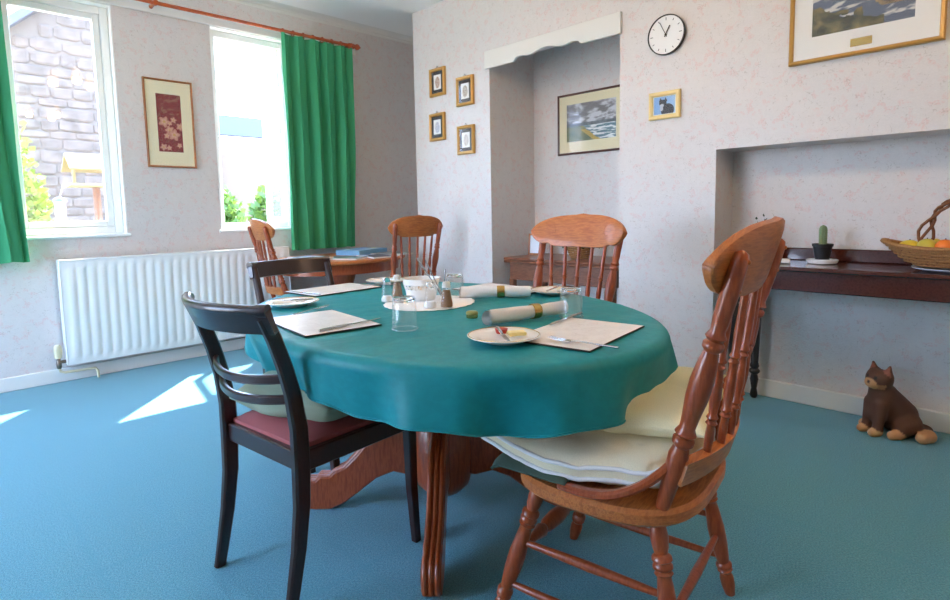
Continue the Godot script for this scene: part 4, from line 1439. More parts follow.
func make_window_things() -> void:
	var t := thing("curtain_rod", "orange wooden curtain rod with turned finial above both windows", "curtain rod", Vector3(0, 2.60, ZW + 0.12))
	var mb := MB.new()
	mb.turned(Vector3(-1.1, 0, 0), Vector3(2.955, 0, 0), [Vector2(0.0135, 0), Vector2(0.0135, 1)], 14)
	part(mb, "rod", mats.rod_wood, t)
	for e: Array in [[2.95, 1.0], [-1.095, -1.0]]:
		mb = MB.new()
		mb.turned(Vector3(e[0], 0, 0), Vector3(e[0] + e[1] * 0.085, 0, 0), [Vector2(0.015, 0), Vector2(0.022, 0.06), Vector2(0.022, 0.14), Vector2(0.013, 0.2), Vector2(0.013, 0.28), Vector2(0.02, 0.36), Vector2(0.027, 0.52), Vector2(0.024, 0.7), Vector2(0.012, 0.85), Vector2(0.009, 0.95), Vector2(0.002, 1.0)], 14)
		part(mb, "finial", mats.rod_wood, t)
	for x: float in [1.335, -0.9, 2.93]:
		mb = MB.new()
		mb.turned(Vector3(x, 0, -0.12), Vector3(x, 0, 0.0), [Vector2(0.026, 0), Vector2(0.026, 0.1), Vector2(0.012, 0.16), Vector2(0.012, 0.8), Vector2(0.019, 0.9), Vector2(0.019, 1.15), Vector2(0.006, 1.2)], 14)
		part(mb, "bracket", mats.rod_wood, t)
	curtain("green curtain drawn aside by the red embroidery's window and small table", 2.262, 2.93, 2.262, 2.912, 2.588, 0.79, 5.0, 2, ZW + 0.115, 7)
	curtain("green curtain drawn back beside the window with the conifer", -0.36, 0.462, -0.34, 0.505, 2.588, 0.83, 6.0, 5, ZW + 0.115, 8)
	# radiator
	t = thing("radiator", "white fluted panel radiator on the window wall", "radiator", Vector3(0, 0, 0))
	var x0 := 0.655
	var x1 := 2.245
	var y0 := 0.125
	var y1 := 0.815
	var zf := ZW + 0.108
	mb = MB.new()
	var nr := 26
	var pitch := (x1 - x0 - 0.05) / nr
	var xs := [x0]
	var zo := [0.0]
	for k in nr:
		var xb := x0 + 0.025 + k * pitch
		for q: Vector2 in [Vector2(0.10, 0.0), Vector2(0.26, 0.0055), Vector2(0.74, 0.0055), Vector2(0.90, 0.0)]:
			xs.append(xb + q.x * pitch)
			zo.append(q.y)
	xs.append(x1)
	zo.append(0.0)
	var g := mb.new_group()
	for i in xs.size() - 1:
		var ys := [y0, y0 + 0.035, y0 + 0.06, y1 - 0.06, y1 - 0.035, y1]
		var fs := [0.0, 0.0, 1.0, 1.0, 0.0, 0.0]
		for k in 5:
			mb.quad(Vector3(xs[i], ys[k], zf + zo[i] * fs[k]), Vector3(xs[i + 1], ys[k], zf + zo[i + 1] * fs[k]), Vector3(xs[i + 1], ys[k + 1], zf + zo[i + 1] * fs[k + 1]), Vector3(xs[i], ys[k + 1], zf + zo[i] * fs[k + 1]), g)
	mb.box(Vector3((x0 + x1) / 2, (y0 + y1) / 2, zf - 0.012), Vector3(x1 - x0, y1 - y0, 0.022), 0.003)
	part(mb, "panel", mats.radiator_paint, t)
	mb = MB.new()
	mb.box(Vector3((x0 + x1) / 2, y1 + 0.006, zf - 0.04), Vector3(x1 - x0 + 0.008, 0.014, 0.09), 0.004)
	part(mb, "top_cover", mats.radiator_paint, t)
	for x: float in [x0 - 0.002, x1 + 0.002]:
		mb = MB.new()
		mb.box(Vector3(x, (y0 + y1) / 2 + 0.005, zf - 0.042), Vector3(0.008, y1 - y0 + 0.008, 0.088), 0.003)
		part(mb, "side_cover", mats.radiator_paint, t)
	for x: float in [x0 + 0.3, x1 - 0.3]:
		mb = MB.new()
		mb.box(Vector3(x, 0.5, ZW + 0.018), Vector3(0.04, 0.55, 0.032))
		part(mb, "bracket", mats.radiator_paint, t)
	mb = MB.new()
	mb.turned(Vector3(x0 - 0.045, 0.175, zf - 0.04), Vector3(x0 - 0.045, 0.265, zf - 0.04), [Vector2(0.018, 0), Vector2(0.022, 0.1), Vector2(0.024, 0.5), Vector2(0.021, 0.9), Vector2(0.012, 1.0)], 14)
	part(mb, "thermostat_head", mats.plastic_cream, t)
	mb = MB.new()
	mb.turned(Vector3(x0 - 0.045, 0.105, zf - 0.04), Vector3(x0 - 0.045, 0.178, zf - 0.04), [Vector2(0.011, 0), Vector2(0.015, 0.2), Vector2(0.015, 0.6), Vector2(0.010, 0.7), Vector2(0.012, 1)], 12)
	mb.turned(Vector3(x0 - 0.045, 0.148, zf - 0.04), Vector3(x0 + 0.01, 0.148, zf - 0.04), [Vector2(0.010, 0), Vector2(0.012, 0.5), Vector2(0.010, 1)], 12)
	part(mb, "valve", mats.pewter, t)
	mb = MB.new()
	mb.tube([Vector3(x0 - 0.045, 0.11, zf - 0.04), Vector3(x0 - 0.04, 0.085, zf - 0.04), Vector3(x0 - 0.015, 0.073, zf - 0.04), Vector3(x0 + 0.12, 0.071, zf - 0.04), Vector3(x0 + 0.155, 0.069, zf - 0.04), Vector3(x0 + 0.168, 0.05, zf - 0.04), Vector3(x0 + 0.17, 0.0, zf - 0.04)], 0.0085, 10)
	part(mb, "pipe", mats.plastic_cream, t)
	ceiling_fitting("brass ceiling light with three lit glass shades above the laid table", Vector3(1.32, CEIL, -2.15), 0.5)
	ceiling_fitting("brass ceiling light with three lit glass shades over the back of the pulled-out chair", Vector3(1.42, CEIL, 0.35), 1.1)

# three glass shades on brass arms, mirrored in the window pane and in the picture glass
func ceiling_fitting(label: String, at: Vector3, turn: float) -> void:
	var t := thing("ceiling_light", label, "ceiling light", at, 0.0, "ceiling lights")
	var mb := MB.new()
	mb.lathe(Vector3(0, -0.06, 0), [Vector2(0.01, 0), Vector2(0.05, 0.01), Vector2(0.075, 0.04), Vector2(0.08, 0.06)], 20)
	part(mb, "rose", mats.brass, t)
	for k in 3:
		var a := TAU * k / 3.0 + turn
		var d := Vector3(cos(a), 0, sin(a))
		mb = MB.new()
		mb.tube([Vector3(0, -0.05, 0), d * 0.06 + Vector3(0, -0.10, 0), d * 0.15 + Vector3(0, -0.12, 0), d * 0.19 + Vector3(0, -0.15, 0)], 0.007, 8)
		part(mb, "arm", mats.brass, t)
		mb = MB.new()
		mb.lathe(d * 0.19 + Vector3(0, -0.25, 0), [Vector2(0.05, 0), Vector2(0.046, 0.03), Vector2(0.036, 0.07), Vector2(0.018, 0.10), Vector2(0.012, 0.11)], 18, false)
		part(mb, "lamp_shade", mats.lamp_shade_glass, t)
		var l := OmniLight3D.new()
		l.name = "bulb_light"
		t.add_child(l, true)
		l.position = d * 0.19 + Vector3(0, -0.275, 0)
		l.light_color = C(255, 218, 174)
		l.light_energy = LAMP
		l.light_size = 0.04
		l.omni_range = 14.0
		l.omni_attenuation = 2.0
		l.shadow_enabled = true

# ------------------------------------------------------------------ side furniture
func make_side_tables() -> void:
	# small table by the window corner
	var c := Vector3(2.46, 0, -4.06)
	var t := thing("pedestal_table", "small oval oak pedestal table covered with brochures by the curtain", "table", c)
	var mb := MB.new()
	mb.xf = flat_xf(0.715)
	mb.prism(oval(0.56, 0.46, 48), 0, 0.028, 0.008)
	part(mb, "tabletop", mats.oak_flat, t)
	mb = MB.new()
	mb.xf = flat_xf(0.635)
	mb.prism(oval(0.50, 0.40, 48), 0, 0.08)
	part(mb, "apron", mats.oak_red, t)
	mb = MB.new()
	mb.lathe(Vector3.ZERO, [Vector2(0.04, 0.06), Vector2(0.10, 0.10), Vector2(0.11, 0.32), Vector2(0.09, 0.36), Vector2(0.09, 0.5), Vector2(0.12, 0.60), Vector2(0.125, 0.64)], 16)
	part(mb, "column", mats.oak_red, t)
	for k in 4:
		pedestal_foot(t, deg_to_rad(45.0 + 90.0 * k), mats.oak_red, 0.42, false)
	var ty := 0.7435
	var mags := [
		[Vector3(2.06, ty, -4.00), 0.4, "white glossy magazine at the bottom of the brochure spread", C(238, 236, 232), [C(180, 186, 196), C(210, 200, 190)]],
		[Vector3(2.13, ty + 0.0135, -3.95), 0.15, "pale folded leaflet lying on the white magazine", C(226, 222, 226), [C(150, 150, 166), C(196, 180, 170)]],
		[Vector3(2.36, ty, -3.83), 0.55, "dark green picture brochure on the small table", C(58, 84, 64), [C(96, 126, 88), C(190, 196, 184), C(40, 50, 52)]],
		[Vector3(2.62, ty, -3.78), -0.1, "black folder with pale strips on the small table", C(44, 46, 52), [C(204, 204, 210), C(44, 46, 52), C(60, 66, 70)]],
		[Vector3(2.86, ty, -3.90), 0.3, "dark brochure beside the spindle-back chair on the small table", C(56, 62, 60), [C(90, 110, 96), C(180, 180, 176)]],
	]
	for i in mags.size():
		var q: Array = mags[i]
		var mz := thing("magazine", q[2], "magazine", q[0], q[1], "brochures on the small table")
		mb = MB.new()
		mb.box(Vector3(0, 0.0065, 0), Vector3(0.208, 0.012, 0.292), 0.001)
		part(mb, "pages", mats.mount_white, mz)
		mb = MB.new()
		mb.quad_uv(Vector3(-0.105, 0.013, 0.147), Vector3(0.105, 0.013, 0.147), Vector3(0.105, 0.013, -0.147), Vector3(-0.105, 0.013, -0.147))
		part(mb, "cover", print_mat("cover_%d" % i, print_page(30 + i, q[3], q[4]), 0.3), mz)
	var bx := thing("puzzle_box", "flat blue and white game box on the small table", "box", Vector3(2.74, ty, -4.17), 0.28)
	mb = MB.new()
	mb.box(Vector3(0, 0.022, 0), Vector3(0.37, 0.044, 0.26), 0.002)
	part(mb, "box_body", plain("box_side", C(120, 176, 214), 0.4), bx)
	mb = MB.new()
	mb.quad_uv(Vector3(-0.184, 0.0446, 0.129), Vector3(0.184, 0.0446, 0.129), Vector3(0.184, 0.0446, -0.129), Vector3(-0.184, 0.0446, -0.129))
	part(mb, "lid_print", print_mat("lid_print", print_page(77, C(150, 196, 226), [C(236, 238, 240), C(196, 206, 110), C(70, 130, 190)]), 0.35), bx)
	# patterned cushion on the chair turned away
	mb = cushion_mesh(0.36, 0.34, 0.07, 21, 0.01)
	single(mb, "seat_cushion", tri_map(plain("leaf_print", Color.WHITE, 0.85), ramp_tex(noise(0.03, 66, 2), [[0.0, C(70, 96, 64)], [0.40, C(90, 112, 78)], [0.46, C(232, 222, 188)], [1.0, C(240, 230, 200)]], 256), Vector3.ONE * 3.0), "cream leaf-patterned cushion on the chair at the small table", "cushion", Vector3(2.80, 0.478, -3.69), deg_to_rad(-14))
	# folding table in the alcove
	t = thing("alcove_table", "brown folding-top side table standing in the alcove", "table", Vector3(3.46, 0, -2.46))
	for k in 2:
		mb = MB.new()
		mb.box(Vector3(0, 0.705 + 0.022 * k, 0), Vector3(0.48, 0.02, 0.99), 0.006)
		part(mb, "top_leaf", mats.walnut, t)
	mb = MB.new()
	mb.box(Vector3(0.005, 0.63, 0), Vector3(0.42, 0.13, 0.92), 0.004)
	part(mb, "apron", mats.walnut, t)
	for sx: float in [-0.19, 0.2]:
		for sz: float in [-0.44, 0.44]:
			mb = MB.new()
			mb.sweep([Vector3(sx, 0, sz), Vector3(sx, 0.57, sz)], MB.rect(0.045, 0.045, 0.004), Vector3(0, 0, 1), [0.7, 1.0])
			part(mb, "leg", mats.walnut, t)
	var ay := 0.738
	var pf := thing("photo_frame", "small brown photo frame standing on the alcove table", "photo frame", Vector3(3.50, ay, -2.86), deg_to_rad(-78))
	mb = MB.new()
	var tb := Basis(Vector3(1, 0, 0), -0.12)
	for q: Array in [[Vector3(-0.062, 0.085, 0), Vector3(0.014, 0.17, 0.014)], [Vector3(0.062, 0.085, 0), Vector3(0.014, 0.17, 0.014)], [Vector3(0, 0.007, 0), Vector3(0.138, 0.014, 0.014)], [Vector3(0, 0.163, 0), Vector3(0.138, 0.014, 0.014)]]:
		mb.box(tb * q[0], q[1], 0.002, tb)
	part(mb, "frame", mats.frame_wood, pf)
	mb = MB.new()
	mb.box(tb * Vector3(0, 0.085, -0.003), Vector3(0.12, 0.15, 0.004), 0, tb)
	part(mb, "photograph", print_mat("small_photo", paint(32, 40, func(_u: float, v: float) -> Color: return C(206, 220, 238).lerp(C(236, 240, 244), v)), 0.2), pf)
	mb = MB.new()
	mb.box(Vector3(0, 0.06, -0.05), Vector3(0.03, 0.13, 0.004), 0, Basis(Vector3(1, 0, 0), 0.45))
	part(mb, "prop", mats.frame_dark, pf)
	# flower basket
	var fb := thing("flower_basket", "small wicker basket of white and red flowers on the alcove table", "flower basket", Vector3(3.44, ay, -2.40))
	wicker_bowl(fb, 0.075, 0.10, 0.09, 7, 18)
	var rng := RandomNumberGenerator.new()
	rng.seed = 9
	for k in 9:
		var p := Vector3(rng.randf_range(-0.05, 0.05), 0.115 + rng.randf_range(0.0, 0.045), rng.randf_range(-0.12, 0.12))
		var fl := MB.new()
		for j in 6:
			var a := TAU * j / 6.0
			fl.ball(p + Vector3(cos(a) * 0.013, 0.002, sin(a) * 0.013), Vector3(0.011, 0.007, 0.011), 8, 5)
		fl.ball(p + Vector3(0, 0.005, 0), Vector3(0.008, 0.007, 0.008), 8, 5)
		part(fl, "flower", mats.flower_white if k % 3 else mats.flower_red, fb)
	mb = MB.new()
	leaf_mass(mb, Vector3(0, 0.11, 0), Vector3(0.08, 0.05, 0.17), 160, 0.045, rng, func(yy: float): return sqrt(maxf(0.05, 1.0 - yy * yy)))
	part(mb, "leaves", mats.leaf_dark, fb)
	# console in the wide recess
	t = thing("console_table", "long dark mahogany console table with turned black legs", "table", Vector3(3.20, 0, -0.5))
	mb = MB.new()
	mb.box(Vector3(-0.005, 0.789, 0), Vector3(0.43, 0.022, 1.42), 0.006)
	part(mb, "top", mats.mahogany, t)
	mb = MB.new()
	mb.box(Vector3(0.0, 0.73, 0), Vector3(0.38, 0.098, 1.34), 0.004)
	part(mb, "apron", mats.mahogany, t)
	mb = MB.new()
	mb.box(Vector3(0.2, 0.833, 0), Vector3(0.018, 0.066, 1.42), 0.005)
	part(mb, "back_board", mats.mahogany, t)
	var cl := [Vector2(0.014, 0), Vector2(0.022, 0.02), Vector2(0.019, 0.05), Vector2(0.015, 0.08), Vector2(0.023, 0.16), Vector2(0.017, 0.2), Vector2(0.030, 0.22), Vector2(0.030, 0.235), Vector2(0.019, 0.25), Vector2(0.026, 0.27), Vector2(0.020, 0.30), Vector2(0.028, 0.6), Vector2(0.030, 0.8), Vector2(0.022, 0.86), Vector2(0.032, 0.88), Vector2(0.032, 1.0)]
	for sx: float in [-0.17, 0.155]:
		for sz: float in [-0.64, 0.64]:
			mb = MB.new()
			mb.turned(Vector3(sx, 0, sz), Vector3(sx, 0.69, sz), cl, 14)
			part(mb, "leg", mats.ebony, t)
	var cy := 0.80
	# cactus
	var ct := thing("potted_cactus", "small columnar cactus in a black plastic pot", "plant", Vector3(3.245, cy + 0.022, -0.795))
	mb = MB.new()
	mb.lathe(Vector3.ZERO, [Vector2(0.032, 0.0), Vector2(0.042, 0.064), Vector2(0.047, 0.065), Vector2(0.048, 0.078), Vector2(0.044, 0.078), Vector2(0.042, 0.066)], 22)
	part(mb, "pot", mats.black_plastic, ct)
	mb = MB.new()
	mb.lathe(Vector3(0, 0.058, 0), [Vector2(0.042, 0.0), Vector2(0.038, 0.008), Vector2(0.0, 0.012)], 18)
	part(mb, "soil", mats.soil, ct)
	mb = MB.new()
	var g := mb.new_group()
	for j in 12:
		for i in 40:
			var q := []
			for ij: Vector2i in [Vector2i(i, j), Vector2i(i + 1, j), Vector2i(i + 1, j + 1), Vector2i(i, j + 1)]:
				var a := -TAU * (ij.x % 40) / 40.0
				var v := ij.y / 12.0
				var r := 0.0195 * (0.84 + 0.16 * cos(a * 10.0)) * (0.9 + 0.1 * v) * sqrt(maxf(0.0, 1.0 - pow(maxf(0.0, (v - 0.72) / 0.28), 2.0)))
				q.append(Vector3(r * cos(a), 0.066 + 0.108 * v, r * sin(a)))
			mb.quad(q[0], q[1], q[2], q[3], g)
	var st := part(mb, "stem", mats.cactus_green, ct)
	mb = MB.new()
	for j in 10:
		for k in 10:
			var a := TAU * k / 10.0
			var p := Vector3(cos(a) * 0.0185, 0.072 + j * 0.0095, sin(a) * 0.0185)
			for dd: float in [-0.5, 0.0, 0.5]:
				var d := Vector3(cos(a + dd), 0.25, sin(a + dd)) * 0.006
				mb.tri(p + Vector3(0, 0.0004, 0), p - Vector3(0, 0.0004, 0), p + d)
	part(mb, "spines", mats.spine, st)
	mb = MB.new()
	mb.lathe(Vector3.ZERO, [Vector2(0.05, 0.0), Vector2(0.066, 0.004), Vector2(0.072, 0.02), Vector2(0.069, 0.021), Vector2(0.06, 0.008), Vector2(0.0, 0.006)], 24)
	mb.lathe(Vector3(0, 0.004, 0), [Vector2(0.045, 0.0), Vector2(0.045, 0.018)], 20)
	single(mb, "saucer", mats.china, "cream saucer under the cactus pot", "saucer", Vector3(3.245, cy, -0.795))
	# folded white cloth
	mb = MB.new()
	mb.box(Vector3(0, 0.008, 0), Vector3(0.09, 0.009, 0.07), 0.004)
	mb.box(Vector3(0.003, 0.016, 0.002), Vector3(0.082, 0.008, 0.064), 0.004)
	single(mb, "folded_cloth", mats.linen, "small folded white cloth on the console table", "cloth", Vector3(3.17, cy, -0.955), 0.3)
	# twiggy plant
	var tw := thing("potted_plant", "dark twiggy plant in a small pot at the console end", "plant", Vector3(3.28, cy, -1.06))
	mb = MB.new()
	mb.lathe(Vector3.ZERO, [Vector2(0.032, 0.0), Vector2(0.045, 0.075), Vector2(0.048, 0.08), Vector2(0.044, 0.08), Vector2(0.04, 0.07), Vector2(0.0, 0.068)], 18)
	part(mb, "pot", mats.black_plastic, tw)
	for k in 6:
		var a := TAU * k / 6.0 + 0.3
		var e := Vector3(cos(a) * 0.06, 0.20 + 0.012 * (k % 3), sin(a) * 0.06)
		mb = MB.new()
		mb.tube([Vector3(0, 0.06, 0), e * 0.55 + Vector3(0, 0.03, 0), e], [0.003, 0.0025, 0.0015], 6)
		var sm := part(mb, "twig", mats.bark, tw)
		mb = MB.new()
		for j in 5:
			var p := e * (0.7 + 0.085 * j)
			var d := Vector3(rng.randf_range(-1, 1), rng.randf_range(-0.2, 1), rng.randf_range(-1, 1)).normalized() * 0.022
			var s := d.cross(Vector3.UP).normalized() * 0.007
			mb.tri(p, p + d * 0.5 + s, p + d)
			mb.tri(p, p + d, p + d * 0.5 - s)
		part(mb, "leaves", mats.leaf_dark, sm)
	# fruit basket on a plate
	mb = MB.new()
	mb.lathe(Vector3.ZERO, [Vector2(0.07, 0.0), Vector2(0.12, 0.006), Vector2(0.15, 0.016), Vector2(0.15, 0.019), Vector2(0.12, 0.010), Vector2(0.0, 0.006)], 36)
	single(mb, "plate", plain("blue_china", C(212, 222, 238), 0.2), "pale blue plate under the fruit basket", "plate", Vector3(3.14, cy, -0.27))
	var bk := thing("fruit_basket", "long shallow wicker basket with a tall twisted handle", "basket", Vector3(3.20, cy + 0.016, -0.22))
	wicker_bowl(bk, 0.14, 0.315, 0.075, 7, 40)
	for k in 3:
		mb = MB.new()
		var pts := []
		for i in 30:
			var a := PI * i / 29.0
			var f := sin(a)
			pts.append(Vector3(0.014 * sin(a * 9.0 + k * TAU / 3.0) * (0.4 + 0.6 * f) + (k - 1) * 0.016 * (1.0 - f), 0.05 + 0.26 * pow(f, 0.8), -cos(a) * 0.17 + 0.014 * cos(a * 9.0 + k * TAU / 3.0) + (k - 1) * 0.02 * (1.0 - f)))
		mb.tube(pts, 0.0065, 7, true, 1.0, Vector3(1, 0, 0))
		part(mb, "handle_cane", mats.wicker_dark, bk)
	var fruit := [["lemon", Vector3(3.20, 0.902, -0.438), "banana", "yellow lemon at the end of the fruit basket", Vector3(0.032, 0.028, 0.042)], ["apple", Vector3(3.165, 0.904, -0.372), "apple", "yellow apple between lemon and orange in the basket", Vector3(0.037, 0.035, 0.037)], ["orange", Vector3(3.15, 0.902, -0.308), "orange_fruit", "orange in the middle of the fruit basket", Vector3(0.037, 0.036, 0.037)], ["lemon", Vector3(3.255, 0.908, -0.36), "banana", "yellow lemon on the recess wall side of the basket", Vector3(0.03, 0.028, 0.04)], ["orange", Vector3(3.23, 0.908, -0.18), "orange_fruit", "orange on the recess wall side of the fruit basket", Vector3(0.037, 0.036, 0.037)]]
	for f: Array in fruit:
		var fr := thing(f[0], f[3], "fruit", f[1], 0.0)
		mb = MB.new()
		mb.ball(Vector3.ZERO, f[4], 18, 12)
		part(mb, "flesh", mats[f[2]], fr)
		mb = MB.new()
		mb.turned(Vector3(0, f[4].y - 0.003, 0), Vector3(0.001, f[4].y + 0.004, 0), [Vector2(0.003, 0), Vector2(0.002, 1)], 6)
		part(mb, "stalk", mats.bark, fr)

# woven boat-shaped bowl: rx, rz half sizes at the rim, h height
func wicker_bowl(parent: Node, rx: float, rz: float, h: float, rows: int, ribs: int) -> void:
	var f := func(v: float) -> float: return 0.62 + 0.38 * pow(v, 0.7)
	for k in rows:
		var v := float(k) / (rows - 1)
		var pts := []
		for i in 64:
			var a := TAU * i / 64.0
			var wv := 0.0035 * (1.0 if (i + k) % 2 else -1.0)
			var s: float = f.call(v)
			var lift := 0.03 * pow(absf(sin(a)), 4.0) * v
			pts.append(Vector3(cos(a) * (rx * s + wv), 0.006 + h * v + lift, sin(a) * (rz * s + wv)))
		var mb := MB.new()
		mb.tube(pts, 0.0072 if k < rows - 1 else 0.011, 6, false, 1.0, Vector3.UP, true)
		part(mb, "woven_row" if k < rows - 1 else "rim", mats.wicker, parent)
	var mb2 := MB.new()
	for i in ribs:
		var a := TAU * i / ribs
		var pts := []
		for k in 6:
			var v := k / 5.0
			var s: float = f.call(v)
			pts.append(Vector3(cos(a) * rx * s, 0.006 + h * v + 0.03 * pow(absf(sin(a)), 4.0) * v, sin(a) * rz * s))
		mb2.tube(pts, 0.0035, 5)
	var rb := part(mb2, "ribs", mats.wicker_dark, parent)
	rb.set_meta("kind", "stuff")
	mb2 = MB.new()
	mb2.xf = flat_xf(0.0)
	mb2.prism(oval(rx * 0.64, rz * 0.64, 36), 0, 0.01, 0.002)
	part(mb2, "base", mats.wicker, parent)

# ------------------------------------------------------------------ cat ornament
func make_cat() -> void:
	var bones := []      # a, b, ra, rb, tone
	var add := func(a: Vector3, b: Vector3, ra: float, rb: float, tone: int): bones.append([a, b, ra, rb, tone])
	add.call(Vector3(0, 0.085, 0.045), Vector3(0, 0.185, -0.03), 0.084, 0.060, 0)
	add.call(Vector3(0, 0.19, -0.04), Vector3(0, 0.10, -0.06), 0.053, 0.046, 0)
	add.call(Vector3(0, 0.20, -0.045), Vector3(0, 0.255, -0.06), 0.045, 0.045, 0)
	add.call(Vector3(-0.014, 0.268, -0.058), Vector3(0.014, 0.268, -0.058), 0.047, 0.047, 0)
	add.call(Vector3(-0.012, 0.25, -0.098), Vector3(0.012, 0.25, -0.098), 0.021, 0.021, 1)
	for s: float in [-1.0, 1.0]:
		add.call(Vector3(s * 0.036, 0.292, -0.05), Vector3(s * 0.049, 0.338, -0.05), 0.024, 0.006, 2)
		add.call(Vector3(s * 0.030, 0.15, -0.07), Vector3(s * 0.031, 0.03, -0.085), 0.029, 0.021, 0)
		add.call(Vector3(s * 0.031, 0.020, -0.085), Vector3(s * 0.033, 0.018, -0.112), 0.022, 0.020, 1)
		add.call(Vector3(s * 0.062, 0.062, 0.045), Vector3(s * 0.070, 0.05, 0.01), 0.056, 0.046, 0)
		add.call(Vector3(s * 0.082, 0.022, -0.02), Vector3(s * 0.084, 0.020, -0.055), 0.025, 0.022, 1)
	add.call(Vector3(0.0, 0.035, 0.115), Vector3(-0.075, 0.027, 0.125), 0.028, 0.026, 0)
	add.call(Vector3(-0.075, 0.027, 0.125), Vector3(-0.132, 0.026, 0.085), 0.026, 0.027, 0)
	add.call(Vector3(-0.132, 0.026, 0.085), Vector3(-0.145, 0.026, 0.04), 0.028, 0.027, 1)
	var cell := 0.0075
	var lo := Vector3(-0.19, -0.012, -0.15)
	var hi := Vector3(0.13, 0.36, 0.17)
	var nx := int((hi.x - lo.x) / cell) + 1
	var ny := int((hi.y - lo.y) / cell) + 1
	var nz := int((hi.z - lo.z) / cell) + 1
	var field := PackedFloat32Array()
	field.resize(nx * ny * nz)
	field.fill(1.0)
	var kk := 0.014
	for bn: Array in bones:
		var a: Vector3 = bn[0]
		var b: Vector3 = bn[1]
		var ra: float = bn[2]
		var rb: float = bn[3]
		var rm := maxf(ra, rb) + 0.03
		var mn := (a.min(b) - Vector3.ONE * rm - lo) / cell
		var mx := (a.max(b) + Vector3.ONE * rm - lo) / cell
		var ab := b - a
		var l2 := maxf(ab.length_squared(), 1e-9)
		for z in range(maxi(0, int(mn.z)), mini(nz, int(mx.z) + 2)):
			for y in range(maxi(0, int(mn.y)), mini(ny, int(mx.y) + 2)):
				for x in range(maxi(0, int(mn.x)), mini(nx, int(mx.x) + 2)):
					var p := lo + Vector3(x, y, z) * cell
					var t := clampf((p - a).dot(ab) / l2, 0.0, 1.0)
					var d := (p - a - ab * t).length() - lerpf(ra, rb, t)
					var i := (z * ny + y) * nx + x
					var e := field[i]
					var hk := clampf(0.5 + 0.5 * (e - d) / kk, 0.0, 1.0)
					field[i] = lerpf(e, d, hk) - kk * hk * (1.0 - hk)
	# cut flat at the floor
	for z in nz:
		for y in ny:
			for x in nx:
				var i := (z * ny + y) * nx + x
				field[i] = maxf(field[i], -(lo.y + y * cell))
	var vert := {}
	var pos := PackedVector3Array()
	var col := PackedColorArray()
	for z in nz - 1:
		for y in ny - 1:
			for x in nx - 1:
				var i := (z * ny + y) * nx + x
				var mask := 0
				var acc := Vector3.ZERO
				var cnt := 0
				var val := []
				for c in 8:
					var q := field[i + (c & 1) + ((c >> 1) & 1) * nx + ((c >> 2) & 1) * nx * ny]
					val.append(q)
					if q < 0: mask |= 1 << c
				if mask == 0 or mask == 255:
					continue
				for e: Vector2i in [Vector2i(0, 1), Vector2i(2, 3), Vector2i(4, 5), Vector2i(6, 7), Vector2i(0, 2), Vector2i(1, 3), Vector2i(4, 6), Vector2i(5, 7), Vector2i(0, 4), Vector2i(1, 5), Vector2i(2, 6), Vector2i(3, 7)]:
					var va: float = val[e.x]
					var vb: float = val[e.y]
					if (va < 0) != (vb < 0):
						var t := va / (va - vb)
						var pa := Vector3(e.x & 1, (e.x >> 1) & 1, (e.x >> 2) & 1)
						var pb := Vector3(e.y & 1, (e.y >> 1) & 1, (e.y >> 2) & 1)
						acc += pa.lerp(pb, t)
						cnt += 1
				var p := lo + (Vector3(x, y, z) + acc / cnt) * cell
				vert[i] = pos.size()
				pos.append(p)
				# painted coat: brown, with tan muzzle, paws, ears and tail tip
				var best := 1e9
				var tone := 0
				for bn: Array in bones:
					var a: Vector3 = bn[0]
					var ab: Vector3 = bn[1] - a
					var t2 := clampf((p - a).dot(ab) / maxf(ab.length_squared(), 1e-9), 0.0, 1.0)
					var d: float = (p - a - ab * t2).length() - lerpf(bn[2], bn[3], t2)
					if d < best:
						best = d
						tone = bn[4]
				var c := C(92, 58, 42)
				if tone == 1: c = C(206, 152, 104)
				if tone == 2: c = C(150, 92, 74) if p.z < -0.055 else C(104, 66, 48)
				if tone == 0 and p.y > 0.225 and p.y < 0.252 and p.z < -0.07: c = C(176, 124, 86)
				if absf(absf(p.x) - 0.022) < 0.008 and absf(p.y - 0.279) < 0.008 and p.z < -0.085: c = C(30, 24, 20)
				if absf(p.x) < 0.007 and absf(p.y - 0.259) < 0.006 and p.z < -0.1: c = C(60, 34, 30)
				col.append(c.srgb_to_linear())
	var st := SurfaceTool.new()
	st.begin(Mesh.PRIMITIVE_TRIANGLES)
	st.set_smooth_group(1)
	var sx := 1
	var sy := nx
	var sz := nx * ny
	for z in range(1, nz - 1):
		for y in range(1, ny - 1):
			for x in range(1, nx - 1):
				var i := (z * ny + y) * nx + x
				var inside := field[i] < 0
				for ax in 3:
					var st1: int = [sx, sy, sz][ax]
					if inside == (field[i + st1] < 0):
						continue
					var u: int = [sy, sz, sx][ax]
					var w: int = [sz, sx, sy][ax]
					var q := [i - u - w, i - w, i, i - u]
					if not (vert.has(q[0]) and vert.has(q[1]) and vert.has(q[2]) and vert.has(q[3])):
						continue
					var order := [0, 2, 1, 0, 3, 2] if inside else [0, 1, 2, 0, 2, 3]
					for o: int in order:
						var id: int = vert[q[o]]
						st.set_color(col[id])
						st.set_smooth_group(1)
						st.add_vertex(pos[id])
	st.generate_normals()
	var o := MeshInstance3D.new()
	o.name = numbered("cat_ornament")
	o.mesh = st.commit()
	o.material_override = mats.cat_coat
	add_child(o)
	o.position = Vector3(3.25, 0, -0.49)
	o.rotation.y = deg_to_rad(52.0)
	tag(o, "brown sitting cat ornament with tan paws against the skirting", "ornament")

# ------------------------------------------------------------------ laid table
func place_flat(w: float, d: float) -> MB:
	var mb := MB.new()
	mb.box(Vector3(0, 0.002, 0), Vector3(w, 0.004, d), 0.0015)
	return mb

